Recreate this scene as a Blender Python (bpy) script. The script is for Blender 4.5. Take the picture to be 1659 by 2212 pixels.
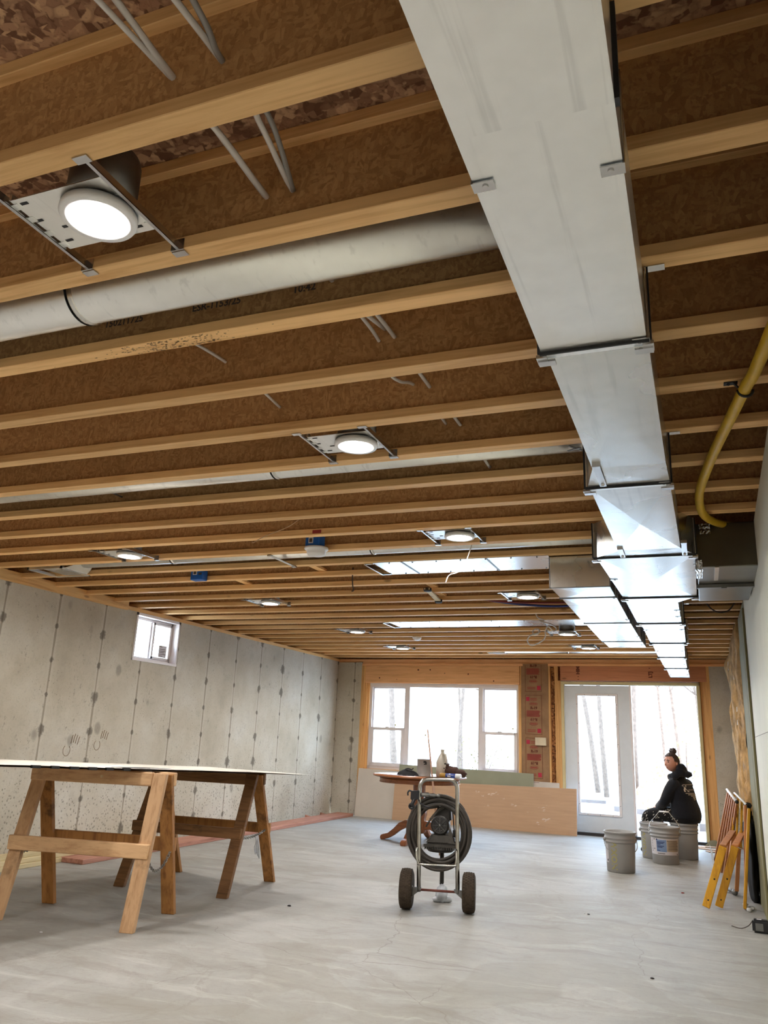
import bpy, bmesh, math, random
from mathutils import Vector, Matrix, noise
from mathutils.bvhtree import BVHTree
random.seed(7)
PI = math.pi
SC = bpy.context.scene
COL = SC.collection
for o in list(bpy.data.objects):
    bpy.data.objects.remove(o)

# ------------------------------------------------------------------ camera, world, lights, exposure
HZ = 2.388            # underside of the joists
CAMZ = 1.17
def make_camera():
    yaw, pit, rol = -0.381477, 0.279865, 0.041971
    f = Vector((math.sin(yaw)*math.cos(pit), math.cos(yaw)*math.cos(pit), math.sin(pit)))
    r = Vector((math.cos(yaw), -math.sin(yaw), 0))
    u = r.cross(f)
    rr = r*math.cos(rol) + u*math.sin(rol)
    uu = -r*math.sin(rol) + u*math.cos(rol)
    cam = bpy.data.cameras.new('camera')
    cam.sensor_fit = 'HORIZONTAL'; cam.sensor_width = 36.0
    cam.lens = 1695.82/1659*36
    cam.clip_start = 0.05; cam.clip_end = 400
    o = bpy.data.objects.new('camera', cam); COL.objects.link(o)
    m = Matrix((rr, uu, -f)).transposed().to_4x4(); m.translation = Vector((0, 0, CAMZ))
    o.matrix_world = m
    SC.camera = o
make_camera()
SC.view_settings.view_transform = 'Standard'
SC.view_settings.look = 'None'
SC.view_settings.gamma = 1.0
SC.view_settings.use_curve_mapping = False
SC.view_settings.exposure = 0.47
SC.cycles.use_denoising = True
SC.cycles.max_bounces = 9
SC.cycles.diffuse_bounces = 6
SC.cycles.glossy_bounces = 5
SC.cycles.transparent_max_bounces = 12
SC.cycles.sample_clamp_indirect = 12.0
SC.cycles.caustics_reflective = False
SC.cycles.caustics_refractive = False
SKY_STRENGTH = 10.0
LAMP_EMIT = 430.0
def make_world():
    w = bpy.data.worlds.new('world'); SC.world = w; w.use_nodes = True
    nt = w.node_tree; nt.nodes.clear()
    tc = nt.nodes.new('ShaderNodeTexCoord'); sep = nt.nodes.new('ShaderNodeSeparateXYZ')
    nt.links.new(tc.outputs['Generated'], sep.inputs[0])
    rp = nt.nodes.new('ShaderNodeValToRGB')
    rp.color_ramp.elements[0].position = 0.0; rp.color_ramp.elements[0].color = (0.77, 0.88, 1.0, 1)
    rp.color_ramp.elements[1].position = 0.75; rp.color_ramp.elements[1].color = (0.42, 0.66, 1.0, 1)
    nt.links.new(sep.outputs[2], rp.inputs[0])
    bg = nt.nodes.new('ShaderNodeBackground'); bg.inputs[1].default_value = SKY_STRENGTH
    nt.links.new(rp.outputs[0], bg.inputs[0])
    out = nt.nodes.new('ShaderNodeOutputWorld'); nt.links.new(bg.outputs[0], out.inputs[0])
make_world()
def lamp_area(x, y, z, power, r=.075, col=(1, .98, .97)):
    l = bpy.data.lights.new('ceiling_lamp_light', 'AREA'); l.shape = 'DISK'; l.size = r*2; l.energy = power; l.color = col
    o = bpy.data.objects.new('ceiling_lamp_light', l); COL.objects.link(o); o.location = (x, y, z)
for (lx, ly) in ((-3.76, 1.3), (-3.76, 2.92), (-1.31, -.4), (-3.76, -.4), (-1.31, -2.2), (-3.76, -2.2)):
    lamp_area(lx, ly, HZ-.02, 19)

# ------------------------------------------------------------------ materials
MATS = {}
def lin(c):
    out = []
    for v in c[:3]:
        v = v/255.0
        out.append(v/12.92 if v <= .04045 else ((v+.055)/1.055)**2.4)
    return tuple(out)+(1.0,)
class NT:
    def __init__(s, name):
        s.m = bpy.data.materials.new(name); s.m.use_nodes = True; s.t = s.m.node_tree
        s.b = s.t.nodes['Principled BSDF']; s.out = s.t.nodes['Material Output']
        MATS[name] = s.m
    def n(s, t, **kw):
        x = s.t.nodes.new(t)
        for k, v in kw.items(): setattr(x, k, v)
        return x
    def l(s, a, b): s.t.links.new(a, b)
    def val(s, sock, v):
        if hasattr(v, 'is_linked'): s.l(v, sock)
        else: sock.default_value = v
    def math(s, op, a, b=0.0, c=0.0, clamp=False):
        x = s.n('ShaderNodeMath', operation=op); x.use_clamp = clamp
        s.val(x.inputs[0], a); s.val(x.inputs[1], b); s.val(x.inputs[2], c); return x.outputs[0]
    def vmath(s, op, a, b):
        x = s.n('ShaderNodeVectorMath', operation=op); s.val(x.inputs[0], a); s.val(x.inputs[1], b); return x.outputs[0]
    def mix(s, f, a, b, mode='MIX'):
        x = s.n('ShaderNodeMix', data_type='RGBA', blend_type=mode)
        s.val(x.inputs[0], f); s.val(x.inputs[6], a); s.val(x.inputs[7], b); return x.outputs[2]
    def coord(s, kind='Object', rnd=True, scale=(1, 1, 1)):
        if kind == 'World':
            v = s.n('ShaderNodeNewGeometry').outputs['Position']; rnd = False
        else:
            v = s.n('ShaderNodeTexCoord').outputs[kind]
        if rnd:
            oi = s.n('ShaderNodeObjectInfo')
            r = s.math('MULTIPLY', oi.outputs['Random'], 37.0)
            v = s.vmath('ADD', v, r)
        if tuple(scale) != (1, 1, 1):
            v = s.vmath('MULTIPLY', v, scale)
        return v
    def noise(s, v, scale, detail=4, rough=.55, dist=0.0):
        x = s.n('ShaderNodeTexNoise'); s.l(v, x.inputs['Vector']); x.inputs['Scale'].default_value = scale
        x.inputs['Detail'].default_value = detail; x.inputs['Roughness'].default_value = rough; x.inputs['Distortion'].default_value = dist
        return x.outputs['Fac'] if 'Fac' in x.outputs else x.outputs[0]
    def voro(s, v, scale, feature='F1', rand=1.0):
        x = s.n('ShaderNodeTexVoronoi', feature=feature); s.l(v, x.inputs['Vector']); x.inputs['Scale'].default_value = scale
        x.inputs['Randomness'].default_value = rand
        return x
    def ramp(s, f, stops, interp='LINEAR'):
        x = s.n('ShaderNodeValToRGB'); cr = x.color_ramp; cr.interpolation = interp
        while len(cr.elements) < len(stops): cr.elements.new(.5)
        for e, (p, c) in zip(cr.elements, stops):
            e.position = p; e.color = c if len(c) == 4 else tuple(c)+(1,)
        s.l(f, x.inputs[0]); return x.outputs[0]
    def step(s, f, a, b):   # smooth 0..1 from a to b
        x = s.n('ShaderNodeMapRange', interpolation_type='SMOOTHSTEP'); s.val(x.inputs[0], f)
        x.inputs[1].default_value = a; x.inputs[2].default_value = b; return x.outputs[0]
    def bump(s, h, strength=.2, dist=.01):
        x = s.n('ShaderNodeBump'); x.inputs['Strength'].default_value = strength; x.inputs['Distance'].default_value = dist
        s.l(h, x.inputs['Height']); s.l(x.outputs[0], s.b.inputs['Normal'])
    def fin(s, col=None, rough=None, metal=None, spec=None):
        if col is not None: s.val(s.b.inputs['Base Color'], col)
        if rough is not None: s.val(s.b.inputs['Roughness'], rough)
        if metal is not None: s.val(s.b.inputs['Metallic'], metal)
        if spec is not None: s.b.inputs['Specular IOR Level'].default_value = spec
        return s.m
def plain(name, c, rough=.6, metal=0.0, var=.12, scale=9.0, spec=.5, bump=0.0, stretch=(1, 1, 1)):
    s = NT(name); v = s.coord(scale=stretch)
    f = s.noise(v, scale, 5, .6)
    a = tuple(min(1, x*(1-var)) for x in lin(c)[:3])+(1,); b = tuple(min(1, x*(1+var)) for x in lin(c)[:3])+(1,)
    col = s.ramp(f, [(.3, a), (.7, b)])
    if bump: s.bump(f, bump, .004)
    return s.fin(col, rough, metal, spec)
def wood(name, c1, c2, axis=0, rough=.62, knots=True, stain=0.0, ringscale=1.0, var=.25):
    s = NT(name)
    sc = [26, 26, 26]; sc[axis] = 1.6
    v0 = s.coord(); v = s.vmath('MULTIPLY', v0, tuple(sc))
    g = s.noise(v, 1.0*ringscale, 6, .65, .6)
    sc2 = [70, 70, 70]; sc2[axis] = 3.0
    g2 = s.noise(s.vmath('MULTIPLY', v0, tuple(sc2)), 1.0, 3, .6)
    f = s.math('ADD', s.math('MULTIPLY', g, .7), s.math('MULTIPLY', g2, .3))
    col = s.ramp(f, [(.32, lin(c2)), (.52, lin(c1)), (.72, tuple(x*1.1 for x in lin(c1)[:3])+(1,))])
    oi = s.n('ShaderNodeObjectInfo')
    tone = s.math('ADD', s.math('MULTIPLY', oi.outputs['Random'], var), 1-var/2)
    col = s.mix(1.0, col, s.vmath('MULTIPLY', (1, 1, 1), tone), 'MULTIPLY')
    if knots:
        sk = [9, 9, 9]; sk[axis] = 3.2
        k = s.voro(s.vmath('MULTIPLY', v0, tuple(sk)), 1.0)
        kf = s.step(k.outputs['Distance'], .16, .06)
        sepk = s.n('ShaderNodeSeparateColor'); s.l(k.outputs['Color'], sepk.inputs[0])
        kf = s.math('MULTIPLY', kf, s.math('GREATER_THAN', sepk.outputs[0], .72))
        col = s.mix(s.math('MULTIPLY', kf, .55), col, lin((92, 52, 22)))
    if stain:
        n = s.noise(v0, 3.2, 5, .7)
        col = s.mix(s.math('MULTIPLY', s.step(n, .56, .72), stain), col, lin((52, 38, 28)))
    s.bump(g, .12, .002)
    return s.fin(col, rough, 0, .35)
def osb(name, dark, mid, light, K=1.0, edge=.35):
    s = NT(name); v0 = s.coord()
    w = s.n('ShaderNodeTexNoise'); s.l(v0, w.inputs['Vector']); w.inputs['Scale'].default_value = 6
    v = s.vmath('ADD', v0, s.vmath('MULTIPLY', s.vmath('SUBTRACT', w.outputs['Color'], (.5, .5, .5)), (.06, .06, .06)))
    cols = None
    for i, (rz, sc) in enumerate((((0.5, .6, .9), (18*K, 70*K, 52*K)), ((1.2, -.5, 2.1), (60*K, 20*K, 64*K)), ((-.7, .3, -.4), (54*K, 70*K, 22*K)))):
        mp = s.n('ShaderNodeMapping'); mp.inputs['Rotation'].default_value = rz; mp.inputs['Scale'].default_value = sc; s.l(v, mp.inputs['Vector'])
        vo = s.voro(mp.outputs[0], 1.0)
        sep = s.n('ShaderNodeSeparateColor'); s.l(vo.outputs['Color'], sep.inputs[0])
        c = s.ramp(sep.outputs[0], [(.1, lin(dark)), (.5, lin(mid)), (.9, lin(light))])
        c = s.mix(s.math('MULTIPLY', s.step(vo.outputs['Distance'], .45, .75), edge), c, lin(dark))
        cols = c if cols is None else s.mix(s.step(s.noise(v0, 13+i*7, 2), .46, .54), cols, c)
    sp = s.noise(v0, 120, 3, .7)
    cols = s.mix(s.math('MULTIPLY', s.step(sp, .56, .7), .35), cols, lin(tuple(x*.55 for x in dark)))
    oi = s.n('ShaderNodeObjectInfo')
    tone = s.math('ADD', s.math('MULTIPLY', oi.outputs['Random'], .25), .87)
    cols = s.mix(1.0, cols, s.vmath('MULTIPLY', (1, 1, 1), tone), 'MULTIPLY')
    s.bump(sp, .25, .002)
    return s.fin(cols, .68, 0, .3)
def galv(name, base=(200, 203, 204), rough=.27, var=.05, spangle=16.0):
    s = NT(name); v = s.coord()
    n = s.noise(v, 3.0, 3, .5); sg = s.noise(v, spangle, 2, .5)
    b = lin(base)[:3]
    col = s.ramp(sg, [(.25, tuple(x*(1-var) for x in b)+(1,)), (.75, tuple(min(1, x*(1+var)) for x in b)+(1,))])
    scr = s.noise(s.vmath('MULTIPLY', v, (34, 1.2, 34)), 1.0, 3, .6)
    col = s.mix(s.math('MULTIPLY', s.step(scr, .56, .72), .14), col, lin((110, 112, 112)))
    r = s.math('ADD', s.math('MULTIPLY', n, .08), rough-.04)
    bn = s.noise(v, 1.6, 1, .4)
    s.bump(bn, .12, .03)
    return s.fin(col, r, 1.0)
def concrete_wall(name, axis, phase, pitch=.6266, tie0=.198, pit=1.0):
    s = NT(name); p = s.coord('World'); sep = s.n('ShaderNodeSeparateXYZ'); s.l(p, sep.inputs[0])
    a = sep.outputs[axis]; z = sep.outputs[2]
    w = s.noise(p, 6.0, 4, .6); wob = s.math('MULTIPLY', s.math('SUBTRACT', w, .5), .05)
    big = s.noise(p, 1.1, 5, .6); mid = s.noise(p, 5.0, 6, .65); fine = s.noise(p, 55.0, 4, .7)
    col = s.ramp(big, [(.3, lin((172, 162, 144))), (.5, lin((190, 182, 165))), (.7, lin((203, 198, 186)))])
    col = s.mix(s.math('MULTIPLY', s.step(mid, .5, .75), .35), col, lin((160, 152, 138)))
    col = s.mix(s.math('MULTIPLY', s.step(fine, .5, .7), .35), col, lin((150, 143, 130)))
    # form seams
    q = s.math('ADD', s.math('MULTIPLY', s.math('SUBTRACT', a, phase), 1/pitch), .5)
    fr = s.math('ABSOLUTE', s.math('SUBTRACT', s.math('FRACT', q), .5))
    da = s.math('MULTIPLY', fr, pitch)
    sw = s.noise(p, 2.2, 3, .6)
    edge = s.math('ADD', s.math('MULTIPLY', s.math('SUBTRACT', sw, .35), .028), .006)
    line = s.math('LESS_THAN', s.math('ADD', da, s.math('MULTIPLY', wob, .12)), edge)
    col = s.mix(s.math('MULTIPLY', s.step(da, .05, .015), .25), col, lin((206, 200, 186)))
    col = s.mix(s.math('MULTIPLY', line, .62), col, lin((122, 108, 90)))
    # tie marks along the seams
    tz = s.math('ADD', s.math('MULTIPLY', s.math('SUBTRACT', z, tie0), 1/.307), .5)
    dz = s.math('MULTIPLY', s.math('ABSOLUTE', s.math('SUBTRACT', s.math('FRACT', tz), .5)), .307*.8)
    r = s.math('SQRT', s.math('ADD', s.math('MULTIPLY', da, da), s.math('MULTIPLY', dz, dz)))
    cb = s.n('ShaderNodeCombineXYZ'); s.l(s.math('FLOOR', q), cb.inputs[0]); s.l(s.math('FLOOR', tz), cb.inputs[1])
    wn = s.n('ShaderNodeTexWhiteNoise'); s.l(cb.outputs[0], wn.inputs['Vector'])
    r = s.math('ADD', s.math('MULTIPLY', r, s.math('ADD', .72, s.math('MULTIPLY', wn.outputs['Value'], 1.5))), s.math('MULTIPLY', wob, 1.3))
    tie = s.step(s.math('ADD', r, s.math('MULTIPLY', s.math('SUBTRACT', s.noise(p, 24, 4, .7), .5), .06)), .050, .026)
    col = s.mix(s.math('MULTIPLY', tie, .72), col, lin((84, 76, 68)))
    # bug holes: many low down, few high up
    low = s.step(z, 1.15, .35)
    vo = s.voro(p, 30.0); mask = s.noise(p, 1.8, 3, .6)
    hs = s.math('MULTIPLY', s.math('ADD', s.math('MULTIPLY', low, .07), .08), s.math('ADD', .4, s.math('MULTIPLY', fine, 1.6)))
    hole = s.math('LESS_THAN', vo.outputs['Distance'], s.math('MULTIPLY', hs, s.math('MULTIPLY', s.step(s.math('ADD', mask, s.math('MULTIPLY', low, .22)), .46, .62), 1.5*pit)))
    col = s.mix(s.math('MULTIPLY', hole, .5), col, lin((98, 90, 80)))
    spl = s.noise(s.vmath('MULTIPLY', p, (26, 26, 15)), 1.0, 5, .75); spm = s.noise(p, 1.5, 3, .6)
    col = s.mix(s.math('MULTIPLY', s.math('MULTIPLY', s.step(spl, .60, .64), s.step(s.math('ADD', spm, s.math('MULTIPLY', low, .12)), .47, .6)), .5), col, lin((112, 104, 94)))
    # damp blotches
    vb = s.voro(s.vmath('MULTIPLY', p, (1, 1, .7)), 3.1); sb = s.n('ShaderNodeSeparateColor'); s.l(vb.outputs['Color'], sb.inputs[0])
    bl = s.math('MULTIPLY', s.step(s.math('ADD', vb.outputs['Distance'], s.math('MULTIPLY', wob, 2.2)), .17, .09), s.math('GREATER_THAN', sb.outputs[0], .45))
    col = s.mix(s.math('MULTIPLY', bl, .5), col, lin((118, 110, 100)))
    s.bump(s.math('SUBTRACT', fine, s.math('MULTIPLY', hole, 2.0)), .35, .004)
    return s.fin(col, .88, 0, .25)
def floor_mat():
    s = NT('floor_concrete'); p = s.coord('World')
    big = s.noise(p, .55, 5, .6, .4); mid = s.noise(p, 2.2, 7, .68, .8); fine = s.noise(p, 38, 5, .7)
    col = s.ramp(big, [(.3, lin((136, 132, 124))), (.5, lin((152, 150, 144))), (.7, lin((168, 167, 163)))])
    col = s.mix(s.math('MULTIPLY', s.step(mid, .45, .7), .45), col, lin((178, 175, 169)))
    col = s.mix(s.math('MULTIPLY', s.step(mid, .47, .30), .45), col, lin((128, 120, 108)))
    # trowel sweeps: arcs of many centres
    acc = None
    for (cx, cy, sc) in ((-.2, 3.2, 1.0), (-1.6, 6.9, 1.3), (-2.8, 3.4, .9), (.2, 7.4, 1.1), (-2.6, 8.8, 1.2)):
        d = s.n('ShaderNodeVectorMath', operation='DISTANCE'); s.l(p, d.inputs[0]); d.inputs[1].default_value = (cx, cy, 0)
        dd = s.math('ADD', d.outputs['Value'], s.math('MULTIPLY', mid, .5))
        wv = s.noise(s.vmath('MULTIPLY', (1, 1, 1), s.math('MULTIPLY', dd, sc)), 9.0, 4, .75)
        near = s.step(d.outputs['Value'], 1.9, .5)
        t = s.math('MULTIPLY', s.step(wv, .52, .66), near)
        acc = t if acc is None else s.math('MAXIMUM', acc, t)
    col = s.mix(s.math('MULTIPLY', acc, .42), col, lin((126, 119, 108)))
    col = s.mix(s.math('MULTIPLY', s.step(fine, .5, .72), .28), col, lin((126, 121, 113)))
    st_ = s.noise(s.vmath('MULTIPLY', s.vmath('ADD', p, s.vmath('MULTIPLY', (1, 1, 0), s.math('MULTIPLY', big, .8))), (.9, 7.5, 1)), 1.0, 6, .72)
    col = s.mix(s.math('MULTIPLY', s.step(st_, .50, .68), .42), col, lin((122, 115, 105)))
    col = s.mix(s.math('MULTIPLY', s.step(st_, .46, .30), .40), col, lin((192, 190, 184)))
    pt = s.noise(p, .9, 3, .5, 1.2)
    col = s.mix(s.math('MULTIPLY', s.step(pt, .535, .56), .25), col, lin((132, 125, 112)))
    # hairline cracks
    w = s.n('ShaderNodeTexNoise'); s.l(p, w.inputs['Vector']); w.inputs['Scale'].default_value = 1.6; w.inputs['Detail'].default_value = 6
    pv = s.vmath('ADD', p, s.vmath('MULTIPLY', w.outputs['Color'], (.5, .5, 0)))
    vc = s.voro(pv, .33, 'DISTANCE_TO_EDGE')
    cr = s.math('MULTIPLY', s.math('LESS_THAN', vc.outputs['Distance'], .0008), s.step(s.noise(p, .7, 2), .44, .52))
    col = s.mix(s.math('MULTIPLY', cr, .38), col, lin((104, 94, 84)))
    rg = s.math('ADD', s.math('MULTIPLY', mid, .28), .44)
    s.bump(s.math('ADD', fine, mid), .10, .004)
    return s.fin(col, rg, 0, .28)
def glass_mat(name='window_glass', tint=(.97, .99, 1)):
    s = NT(name); s.t.nodes.remove(s.b)
    fr = s.n('ShaderNodeFresnel'); fr.inputs[0].default_value = 1.45
    tr = s.n('ShaderNodeBsdfTransparent'); tr.inputs[0].default_value = tint+(1,)
    gl = s.n('ShaderNodeBsdfGlossy'); gl.inputs['Roughness'].default_value = .02
    bf = s.n('ShaderNodeNewGeometry').outputs['Backfacing']; fac = s.math('MULTIPLY', fr.outputs[0], s.math('SUBTRACT', 1.0, bf))
    mx = s.n('ShaderNodeMixShader'); s.l(fac, mx.inputs[0]); s.l(tr.outputs[0], mx.inputs[1]); s.l(gl.outputs[0], mx.inputs[2])
    s.l(mx.outputs[0], s.out.inputs[0]); return s.m
def emit_mat(name, col, st):
    s = NT(name); s.t.nodes.remove(s.b); e = s.n('ShaderNodeEmission'); e.inputs[0].default_value = tuple(col)+(1,); e.inputs[1].default_value = st
    s.l(e.outputs[0], s.out.inputs[0]); return s.m
def fabric(name, c, var=.25):
    s = NT(name); v = s.coord(rnd=False); f = s.noise(v, 60, 3, .7); g = s.noise(v, 7, 4, .6)
    a = lin(c)[:3]
    col = s.ramp(s.math('ADD', s.math('MULTIPLY', f, .5), s.math('MULTIPLY', g, .5)), [(.35, tuple(x*(1-var) for x in a)+(1,)), (.65, tuple(x*(1+var) for x in a)+(1,))])
    s.bump(f, .3, .003); s.b.inputs['Sheen Weight'].default_value = .15
    return s.fin(col, .92, 0, .2)
def make_mats():
    wood('joist_flange', (234, 190, 130), (204, 152, 92), 0, .6, True)
    osb('osb_web', (166, 124, 80), (184, 142, 94), (198, 156, 106), 1.7, .16)
    osb('osb_deck', (112, 78, 58), (164, 124, 96), (206, 168, 130), .6, .45)
    osb('osb_wall', (90, 52, 26), (150, 100, 56), (190, 140, 88), .6, .5)
    wood('plate_wood', (222, 176, 112), (190, 138, 78), 1, .6)
    wood('stud_wood', (222, 172, 110), (192, 136, 78), 2, .6)
    wood('header_wood', (240, 186, 132), (216, 156, 102), 0, .6)
    wood('header_red', (200, 136, 98), (176, 112, 78), 0, .6)
    wood('horse_new', (190, 152, 112), (158, 118, 80), 2, .68, True, .45)
    wood('horse_rail', (200, 162, 120), (170, 128, 88), 0, .68, True, .25)
    wood('horse_old', (166, 116, 62), (118, 74, 36), 2, .7, True, .7)
    wood('horse_dark', (128, 92, 58), (88, 60, 36), 0, .72, True, .6)
    wood('ply_edge', (176, 148, 118), (128, 102, 78), 0, .75, False)
    wood('redwood_board', (184, 132, 112), (150, 98, 80), 1, .7)
    wood('pale_board', (206, 190, 150), (180, 160, 116), 1, .7)
    wood('table_oak', (140, 88, 56), (102, 60, 36), 0, .28, False)
    wood('stick_wood', (170, 132, 108), (140, 104, 82), 2, .6, False)
    wood('yellow_plank', (206, 150, 30), (172, 112, 20), 2, .5, False, .3)
    wood('brown_slat', (190, 128, 76), (150, 92, 48), 2, .55, False, .2)
    plain('board_top', (214, 208, 196), .8, 0, .12, 4)
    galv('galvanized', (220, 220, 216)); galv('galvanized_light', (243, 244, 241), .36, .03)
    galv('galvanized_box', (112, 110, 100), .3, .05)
    plain('steel_dull', (128, 128, 126), .42, 1.0, .2)
    plain('tab_steel', (206, 206, 206), .25, 1.0, .1)
    plain('chrome', (186, 184, 178), .22, 1.0, .25, 12)
    plain('chain_steel', (150, 146, 138), .35, 1.0, .2)
    plain('black_edge', (28, 28, 30), .6)
    plain('white_trim', (235, 235, 235), .45, 0, .02)
    emit_mat('lamp_lens', (1.0, .97, .93), LAMP_EMIT)
    concrete_wall('concrete_left', 1, 5.665)
    concrete_wall('concrete_back', 0, -5.18, .6266, .198, .7)
    plain('concrete_plain', (178, 168, 152), .9, 0, .15, 3, .2, .3)
    floor_mat()
    plain('vinyl_white', (226, 218, 216), .4, 0, .03)
    plain('door_white', (216, 220, 224), .45, 0, .03)
    plain('door_jamb', (206, 188, 140), .6, 0, .06)
    plain('threshold', (46, 42, 42), .5, 0, .2)
    glass_mat()
    plain('wall_board', (220, 218, 203), .75, 0, .04, 3)
    plain('green_board', (126, 120, 82), .8, 0, .06, 4)
    plain('green_edge', (140, 133, 94), .8, 0, .1)
    plain('drywall_white', (206, 196, 184), .85, 0, .04, 4)
    plain('drywall_green', (150, 150, 128), .85, 0, .05, 4)
    plain('drywall_brown', (190, 156, 126), .88, 0, .07, 3, .2, 0, (1, 1, 12))
    plain('gypsum', (205, 205, 208), .9, 0, .2, 30)
    plain('scuff', (212, 190, 172), .9)
    plain('kraft', (150, 116, 84), .8, 0, .18, 5, .3, .3)
    plain('kraft_torn', (176, 138, 86), .85, 0, .5, 9, .2, .8)
    plain('kraft_dark', (92, 52, 28), .9, 0, .3, 6)
    plain('ink_red', (150, 52, 48), .8); plain('ink_magenta', (176, 44, 66), .8); plain('ink_brown', (106, 52, 34), .8)
    plain('ink_black', (26, 22, 22), .8); plain('ink_grey', (80, 70, 64), .85); plain('mould', (116, 92, 66), .9)
    plain('cable_white', (208, 202, 194), .5, 0, .08)
    plain('cable_grey', (150, 146, 140), .5)
    plain('wire_tan', (186, 150, 110), .5)
    plain('pipe_yellow', (206, 168, 40), .42, 0, .10, 14)
    plain('blue_plastic', (20, 92, 176), .45, 0, .1)
    plain('pex_blue', (28, 40, 110), .35); plain('pex_red', (110, 30, 30), .35)
    plain('ivory_plastic', (214, 198, 168), .5)
    plain('bucket_grey', (152, 150, 147), .5, 0, .05, 4)
    plain('bucket_inside', (90, 92, 110), .5)
    plain('label_white', (206, 202, 204), .6, 0, .02); plain('label_blue', (120, 142, 176), .6); plain('label_tan', (168, 152, 130), .6)
    plain('ink_yellow', (162, 154, 100), .7); plain('ink_navy', (40, 50, 96), .7)
    plain('tyre', (66, 56, 46), .85, 0, .35, 40, .2, .5)
    plain('rust_red', (110, 60, 48), .6, .3, .3)
    plain('hose_black', (58, 52, 46), .55, 0, .3, 14)
    plain('motor_black', (52, 48, 44), .5, .2, .25, 16, .5, .3)
    plain('pump_grey', (70, 66, 60), .55, .3, .3, 20, .5, .4)
    plain('gun_black', (26, 26, 30), .4)
    plain('rag_grey', (196, 200, 206), .85, 0, .15)
    plain('jug_white', (196, 188, 172), .4); plain('can_grey', (150, 146, 142), .5, .2, .12)
    plain('cloth_brown', (70, 46, 36), .9, 0, .3); plain('cloth_black', (30, 30, 34), .8)
    plain('tube_blue', (40, 70, 150), .4); plain('tube_gold', (176, 140, 64), .4)
    plain('trash_black', (10, 10, 11), .7, 0, .3, 10, .4, .6)
    plain('paper_scrap', (200, 200, 200), .9)
    plain('skin', (204, 150, 130), .55, 0, .06, 14); plain('hair', (58, 42, 38), .6, 0, .3, 40)
    plain('lip', (150, 84, 76), .5); plain('eye_dark', (44, 34, 32), .3)
    fabric('hoodie', (26, 27, 33)); fabric('pants', (22, 20, 20)); plain('paint_fleck', (190, 184, 170), .7)
    plain('print_white', (214, 206, 200), .7)
    plain('shoe', (40, 36, 34), .7)
    plain('ground_outside', (226, 220, 212), .95, 0, .08, 1.5)
    plain('bark', (102, 86, 74), .95, 0, .3, 14)
    plain('bark_warm', (108, 88, 74), .95, 0, .3, 14)
    plain('leaves', (158, 122, 92), .95, 0, .4, 18, .1)
    plain('leaf_yellow', (160, 148, 70), .9)
    plain('shrub', (104, 92, 60), .95, 0, .3)
    plain('board_grey', (98, 86, 80), .9)
make_mats()

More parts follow.
